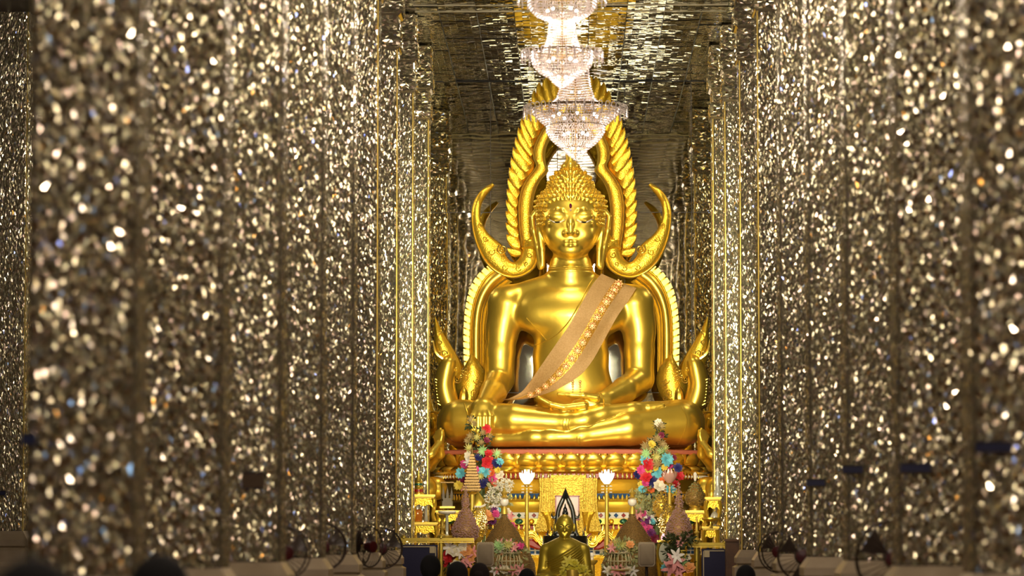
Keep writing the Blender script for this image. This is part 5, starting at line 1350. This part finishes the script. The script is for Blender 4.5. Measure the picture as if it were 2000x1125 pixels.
# single mirror pieces standing proud on the nearest columns
SH = []
for k in range(6):
    r = random.Random(60+k); w = .017*r.uniform(.8, 1.15); h = .026*r.uniform(.8, 1.25)
    v = [(-w, 0, r.uniform(-.3, .3)*h), (0, r.uniform(-.004, .004), h), (w, 0, r.uniform(-.3, .3)*h), (0, r.uniform(-.004, .004), -h), (0, -.006, 0)]
    v += [(x, .006, z) for x, y, z in v[:4]]
    me = bpy.data.meshes.new('mirror_piece'); me.from_pydata(v, [], [(0, 4, 1), (1, 4, 2), (2, 4, 3), (3, 4, 0), (0, 1, 6, 5), (1, 2, 7, 6), (2, 3, 8, 7), (3, 0, 5, 8)]); me.materials.append(M['shard']); me.update(); SH.append(me)
rs = random.Random(77)
for key, y0 in ((('L', 0), LEFT_Y[0]), (('L', 1), LEFT_Y[1]), (('R', 0), RIGHT_Y[0]), (('R', 1), RIGHT_Y[1])):
    c = cols[key]; zt = EYE+1040*y0/F; inv = Matrix.Rotation(-c.rotation_euler.z, 3, 'Z')
    ncol = 11; nrow = 27
    for i in range(ncol):
        for j in range(nrow):
            x = -CW/2+.022+(CW-.044)*i/(ncol-1)+rs.uniform(-.007, .007); z = PL_T+.05+(zt-PL_T)*(j+.5*(i % 2))/nrow+rs.uniform(-.02, .02)
            o = bpy.data.objects.new('mirror_piece', rs.choice(SH)); COL.objects.link(o); o.parent = c
            o.location = inv @ Vector((x, -CW/2-.014, z)); o.rotation_euler = (rs.gauss(0, .22), rs.gauss(0, .4), -c.rotation_euler.z+rs.gauss(0, .22))

# ---------------------------------------------------------------- rails, blue banner boards, post
M['navy'] = mat('navy_cloth', '0b0634', .7, bump=('noise', 60, .3, .004)); M['pipe'] = mat('white_piping', 'a89878', .5); M['railg'] = mat('brass_rail', (.50, .36, .06), .35, .8)
def board(x0, x1, y0, Y, lab, ps):
    a, b = at(x0, y0, Y), at(x1, y0, Y); z = a.z; cx = (a.x+b.x)/2; w = b.x-a.x
    t = thing('banner_board', lab, 'banner', (cx, Y, 0))
    part(MB().box((cx, Y, z/2), (w, .05, z)), 'cloth_face', 'navy', t, False)
    part(MB().box((cx, Y-.028, z-.02), (w-.03, .008, .010)), 'white_piping', 'pipe', t, False)
    xp = cx+ps*(w/2-.02); part(MB().box((xp, Y-.028, z/2), (.010, .008, z-.03)), 'white_piping', 'pipe', t, False)
    part(MB().box((xp-ps*.035, Y-.03, z-.055), (.055, .006, .06)), 'corner_patch', 'pipe', t, False)
    part(MB().box((cx, Y, .02), (w+.02, .12, .04)), 'board_foot', 'fandark', t, False)
board(785, 855, 1064, 34.6, 'navy blue banner board with pale piping under the left brass rail', 1)
board(1370, 1417, 1072, 34.6, 'navy blue banner board with pale border under the right brass rail', -1)
def rail(x0, x1, y, posts, Y, lab):
    a, b = at(x0, y, Y), at(x1, y, Y); t = thing('brass_rail', lab, 'railing', ((a.x+b.x)/2, Y, 0))
    part(MB().box(((a.x+b.x)/2, Y, a.z), (b.x-a.x, .05, .035)), 'top_rail', 'railg', t, False)
    part(MB().box(((a.x+b.x)/2, Y-.028, a.z-.028), (b.x-a.x, .01, .010)), 'lower_moulding', 'gold_trim', t, False)
    for px in posts:
        p = at(px, y, Y); part(MB().tube([(p.x, Y, a.z), (p.x, Y, .03)], .024, 8), 'rail_post', 'railg', t)
        part(MB().lathe([(.06, 0), (.06, .02), (.03, .04)], (p.x, Y, 0), 12), 'post_foot', 'railg', t)
        part(MB().ball((p.x, Y, a.z+.02), .03, 10, 6), 'post_cap', 'railg', t)
rail(783, 926, 1054, (788, 861), 34.75, 'brass rail with round posts above the left blue banner board')
rail(1328, 1419, 1063, (1361, 1416), 34.75, 'brass rail with round posts above the right blue banner board')
c0_ = at(1430, 1057, 34.4); t = thing('wooden_cabinet', 'narrow brown wooden cabinet against the right row, beside the navy board', 'cabinet', (c0_.x, 34.4, 0))
part(MB().box((c0_.x, 34.4, c0_.z/2), (.14, .2, c0_.z)), 'body', 'wood', t, False)
part(MB().box((c0_.x, 34.39, c0_.z+.01), (.165, .23, .025)), 'top_board', 'wood', t, False)
part(MB().box((c0_.x, 34.295, c0_.z*.5), (.11, .012, c0_.z*.85)), 'door', 'wood', t, False)

# ---------------------------------------------------------------- loudspeakers
M['spk'] = mat('shaded_white_plastic', 'a8957c', .5); M['grille'] = mat('speaker_grille', '8f7e68', .7, bump=('noise', 300, .4, .002))  # white speakers; shade from facing away is put into these colours
for px, lab in ((948, 'beige loudspeaker on a pole left of the bird cage bouquet'), (1263, 'beige loudspeaker on a pole at the foot of the right bead cone')):
    Y = 33.8; c = at(px, 1083, Y); s = pxm(Y); t = thing('loudspeaker', lab, 'speaker', (c.x, Y, 0))
    w, h = 34*s, 48*s; ring = []
    def rrect(w, h, r, y):
        out = []
        for cx_, cz_, a0 in ((w/2-r, h/2-r, 0), (-w/2+r, h/2-r, 90), (-w/2+r, -h/2+r, 180), (w/2-r, -h/2+r, 270)):
            for k in range(5):
                a = math.radians(a0+k*22.5); out.append(c+Vector((cx_+r*math.cos(a), y, cz_+r*math.sin(a))))
        return out
    part(MB().rings([rrect(w*.8, h*.85, .02, .16), rrect(w, h, .025, .0), rrect(w, h, .03, -.03), rrect(w*.95, h*.96, .03, -.045)]), 'cabinet', 'spk', t)
    part(MB().rings([rrect(w*.84, h*.86, .025, -.044), rrect(w*.82, h*.84, .025, -.055), rrect(w*.6, h*.7, .02, -.062)]), 'grille', 'grille', t)
    part(MB().tube([(c.x, Y+.06, c.z-h/2+.02), (c.x, Y+.06, .03)], .016, 8), 'stand_pole', 'fandark', t)
    part(MB().lathe([(.16, 0), (.16, .02), (.02, .05)], (c.x, Y+.06, 0), 16), 'stand_base', 'fandark', t)

# ---------------------------------------------------------------- cage bouquets and low bouquets
M['wirew'] = mat('white_wire', 'c8b890', .4, .2)
def cage(px, Y, lab, seed):
    s = pxm(Y); c = at(px, 1100, Y); t = thing('birdcage_bouquet', lab, 'flower arrangement', (c.x, Y, ST))
    R = 24*s; zt = at(px, 1080, Y).z; zb = at(px, 1112, Y).z
    for k in range(18):
        a = 2*math.pi*k/18; o_ = Vector((math.cos(a), math.sin(a), 0)); b = Vector((c.x, Y, 0))
        part(MB().tube([b+o_*R*.92+Vector((0, 0, zb)), b+o_*R+Vector((0, 0, (zt+zb)/2)), b+o_*R*.8+Vector((0, 0, zt+.02)), b+o_*.02+Vector((0, 0, zt+.10))], .0035, 5), 'cage_wire', 'wirew', t)
    for z in (zb, (zt+zb)/2, zt): part(MB().tube([(c.x+R*math.cos(a), Y+R*math.sin(a), z) for a in (2*math.pi*j/24 for j in range(24))], .005, 5, True), 'cage_hoop', 'wirew', t)
    part(MB().lathe([(.10, ST), (.11, ST+.02), (.04, ST+.05), (.04, zb-.03), (R, zb-.01), (R, zb)], (c.x, Y, 0), 18), 'cage_stand', 'gold_dull', t)
    rnd = random.Random(seed); L = []
    for k in range(20):
        a = rnd.uniform(-1.35, 1.35); r = rnd.uniform(.3, 1)
        L.append((px+30*r*math.sin(a), 1080-22*r*math.cos(a), rnd.uniform(5, 7), rnd.choice(('e8dcc4', 'c8c070', 'e89a9c', 'a8cf8c', 'd84a8c' if k < 3 else 'c8c070', 'e8a060'))))
    for k in range(7): L.append((px-26+k*8.5+rnd.uniform(-2, 2), 1113+rnd.uniform(-3, 6), 7, rnd.choice(('e89a9c', 'f0e8e4', 'e8dcc4'))))
    bouquet(t, Y-.05, L, seed)
    leaves(t, [at(px+dx, py, Y-.02) for dx, py in ((-22, 1080), (-10, 1068), (4, 1064), (16, 1070), (24, 1082), (0, 1075), (-20, 1112), (0, 1114), (20, 1112))], .10, 30, 'sage', seed, 'pale_leaves')
cage(993, 34.3, 'bird cage topped with pale flowers, between the left loudspeaker and the left lamp pole', 21)
cage(1211, 34.3, 'bird cage topped with pale flowers, left of the right loudspeaker', 22)
def low_bouquet(lab, px, Y, L, seed, lv):
    c = at(px, 1110, Y); t = thing('flower_bouquet', lab, 'flower arrangement', (c.x, Y, ST))
    part(MB().lathe([(.07, ST), (.08, ST+.02), (.05, ST+.06), (.10, ST+.25), (.12, ST+.32)], (c.x, Y+.06, 0), 14), 'vase', 'gold_dull', t)
    bouquet(t, Y, L, seed); leaves(t, [at(x, y, Y+.05) for x, y in lv], .10, 34, 'leafg', seed)
low_bouquet('bouquet of pink lilies and cream roses beside the left brass rail post', 893, 34.9, [(878,1069,9,'f0e8e4'),(893,1060,8,'e6c84a'),(886,1078,9,'e8dcc4'),(904,1068,7,'e8dcc4'),(899,1080,7,'f0e8e4'),(911,1076,9,'e8a060'),(908,1088,11,'e89a9c'),(918,1086,9,'e8a060'),(874,1088,9,'c8242c'),(886,1092,8,'e06a34'),(898,1094,8,'e6c84a'),(914,1100,8,'e89a9c'),(924,1078,7,'e89a9c'),(868,1100,7,'c8242c'),(890,1106,9,'e8dcc4')], 31, ((880,1075),(895,1070),(905,1085),(885,1095),(915,1095),(875,1105),(900,1108)))
low_bouquet('tall spray of dark leaves with pink lilies left of the right navy board', 1320, 34.5, [(1322,1086,9,'f0e8e4'),(1332,1083,7,'e6c84a'),(1318,1098,12,'e89a9c'),(1310,1112,11,'e89a9c'),(1333,1098,8,'a8cf8c'),(1346,1110,9,'e8a060'),(1332,1111,8,'7c2440'),(1299,1110,7,'6fc3d2'),(1340,1090,7,'e8dcc4'),(1326,1118,8,'e89a9c'),(1327,1062,6,'e89a9c')], 32, ((1305,1062),(1315,1070),(1325,1060),(1338,1056),(1345,1050),(1310,1080),(1325,1078),(1308,1092),(1330,1092),(1340,1102),(1312,1055)))
ontable('small_white_urn', 'small white round-topped urn just right of the monk statue', 'urn', 1156, 1094, 35.3, [(3, 0), (4, 2), (3, 5), (5, 8), (5, 11), (3, 14), (1, 15)], 'pearl', parts=(('stand', 'gold_dull', [(8, -70), (8, -68), (3, -60), (3, -2), (5, 0)]),), down=ST)

# ---------------------------------------------------------------- worshippers seated on the floor
HAIRC = {'black': mat('black_hair', '060403', .9), 'brown': mat('brown_hair', '1c0f08', .9)}
M['skin'] = mat('skin', 'a87452', .5)
def person_meshes():
    b = SDF((-36, -30, -2), (36, 50, 92), 1.3)
    b.cone((0, 0, 14), 16, (0, 0, 40), 13, 8); b.ell((0, 0, 50), (18, 10, 12), 6); b.cone((0, 0, 58), 5.4, (0, 0, 70), 5.2, 4)
    for s in (-1, 1):
        b.chain([(s*17, 0, 54, 5.5), (s*22, 3, 40, 4.4), (s*20, 14, 28, 3.6), (s*8, 26, 24, 3)], 4); b.ell((s*5, 29, 23.5), (4, 4, 2), 2)
        for i in range(4): b.chain([(s*(3+i*1.6), 31, 23, 1), (s*(1+i*1.5), 36, 22, .8)], .8)
        b.chain([(s*9, 2, 11, 10), (s*28, 22, 9, 7)], 6); b.chain([(s*27, 24, 7, 6), (s*-4, 34, 5, 4.4)], 4)
    b.ell((0, 1, 78), (7.6, 9.2, 10.5), 2); b.cone((0, 9.5, 79), .9, (0, 11.4, 76), 1.5, 1)
    for s in (-1, 1): b.ell((s*7.8, 1, 77), (1.2, 2.2, 3.2), 1); b.ell((s*3, 9.6, 80), (1.9, 1.2, 1.1), .8, 's')
    b.cone((-2.4, 9.4, 72.6), .7, (2.4, 9.4, 72.6), .7, .7)
    body_me = b.mesh('person_body', .01)
    s_ = SDF((-36, -30, -2), (36, 40, 70), 1.6)
    s_.cone((0, 0, 14), 17.5, (0, 0, 40), 14.5, 8); s_.ell((0, 0, 50), (19.5, 11.5, 13), 6)
    for s in (-1, 1): s_.chain([(s*17, 0, 54, 6.8), (s*22.5, 2, 41, 5.8), (s*21.5, 7, 35, 5.4)], 4)
    shirt = s_.mesh('shirt', .01)
    l_ = SDF((-44, -30, -3), (44, 50, 26), 1.6)
    for s in (-1, 1): l_.chain([(s*9, 2, 12, 11.5), (s*28, 22, 10, 8.5)], 6); l_.chain([(s*27, 24, 8.5, 7.4), (s*2, 33, 6.5, 5.8)], 4)
    l_.cone((-8, 0, 11), 12, (8, 0, 11), 12, 6); l_.cut_below(0); trousers = l_.mesh('trousers', .01)
    h_ = SDF((-16, -18, 55), (16, 16, 96), .9)
    h_.ell((0, -1.5, 80.5), (9.2, 10.2, 11.2), 2); h_.cone((0, -6, 76), 6.5, (0, -6, 68), 5.0, 3); h_.ell((0, 8.6, 73.5), (7.2, 6.2, 10.5), 2, 's')
    return body_me, shirt, trousers, h_.mesh('hair', .01)
PMS = person_meshes()
def person(px, ytop, Y, hair, shirtc, lab, tilt=0.0, bun=False):
    c = at(px, ytop, Y); sc_ = c.z/.915
    t = thing('person', lab, 'person', (c.x, Y, 0)); t.scale = (sc_, sc_, sc_); t.rotation_euler = (0, 0, tilt)
    for me, nm, m in zip(PMS, ('body', 'shirt', 'trousers', 'hair'), ('skin', shirtc, 'fandark', HAIRC[hair])):
        o = bpy.data.objects.new(nm, me.copy()); COL.objects.link(o); o.parent = t; o.data.materials.append(M[m] if isinstance(m, str) else m)
    if bun:
        o = MB().ball((0, -.11, .80), .045, 12, 8).build('hair_bun', HAIRC[hair], t)
M['shd'] = mat('dark_shirt', '1c1816', .8); M['shb'] = mat('brown_shirt', '3a2a20', .8)
person(841, 1083, 29.3, 'black', 'shd', 'person seated on the floor facing the altar, tall dark head before the left board')
person(893, 1096, 26.5, 'black', 'shd', 'person seated facing the altar, widest dark head below the pink lily bouquet', .1)
person(937, 1099, 28.0, 'brown', 'shb', 'person with brown hair in a bun seated facing the altar, below the left loudspeaker', -.1, True)
person(1029, 1110, 30.8, 'black', 'shd', 'person seated facing the altar, head just showing at the foot of the left lamp pole')
person(1456, 1103, 28.0, 'black', 'shd', 'person seated facing the altar by the right column bases', .1)
person(312, 1084, 11.2, 'black', 'shd', 'person seated close to the camera before the second left column, dark and out of focus', .2)
person(70, 1092, 7.6, 'black', 'shd', 'person seated nearest to the camera in the bottom left corner, dark and out of focus', -.2)
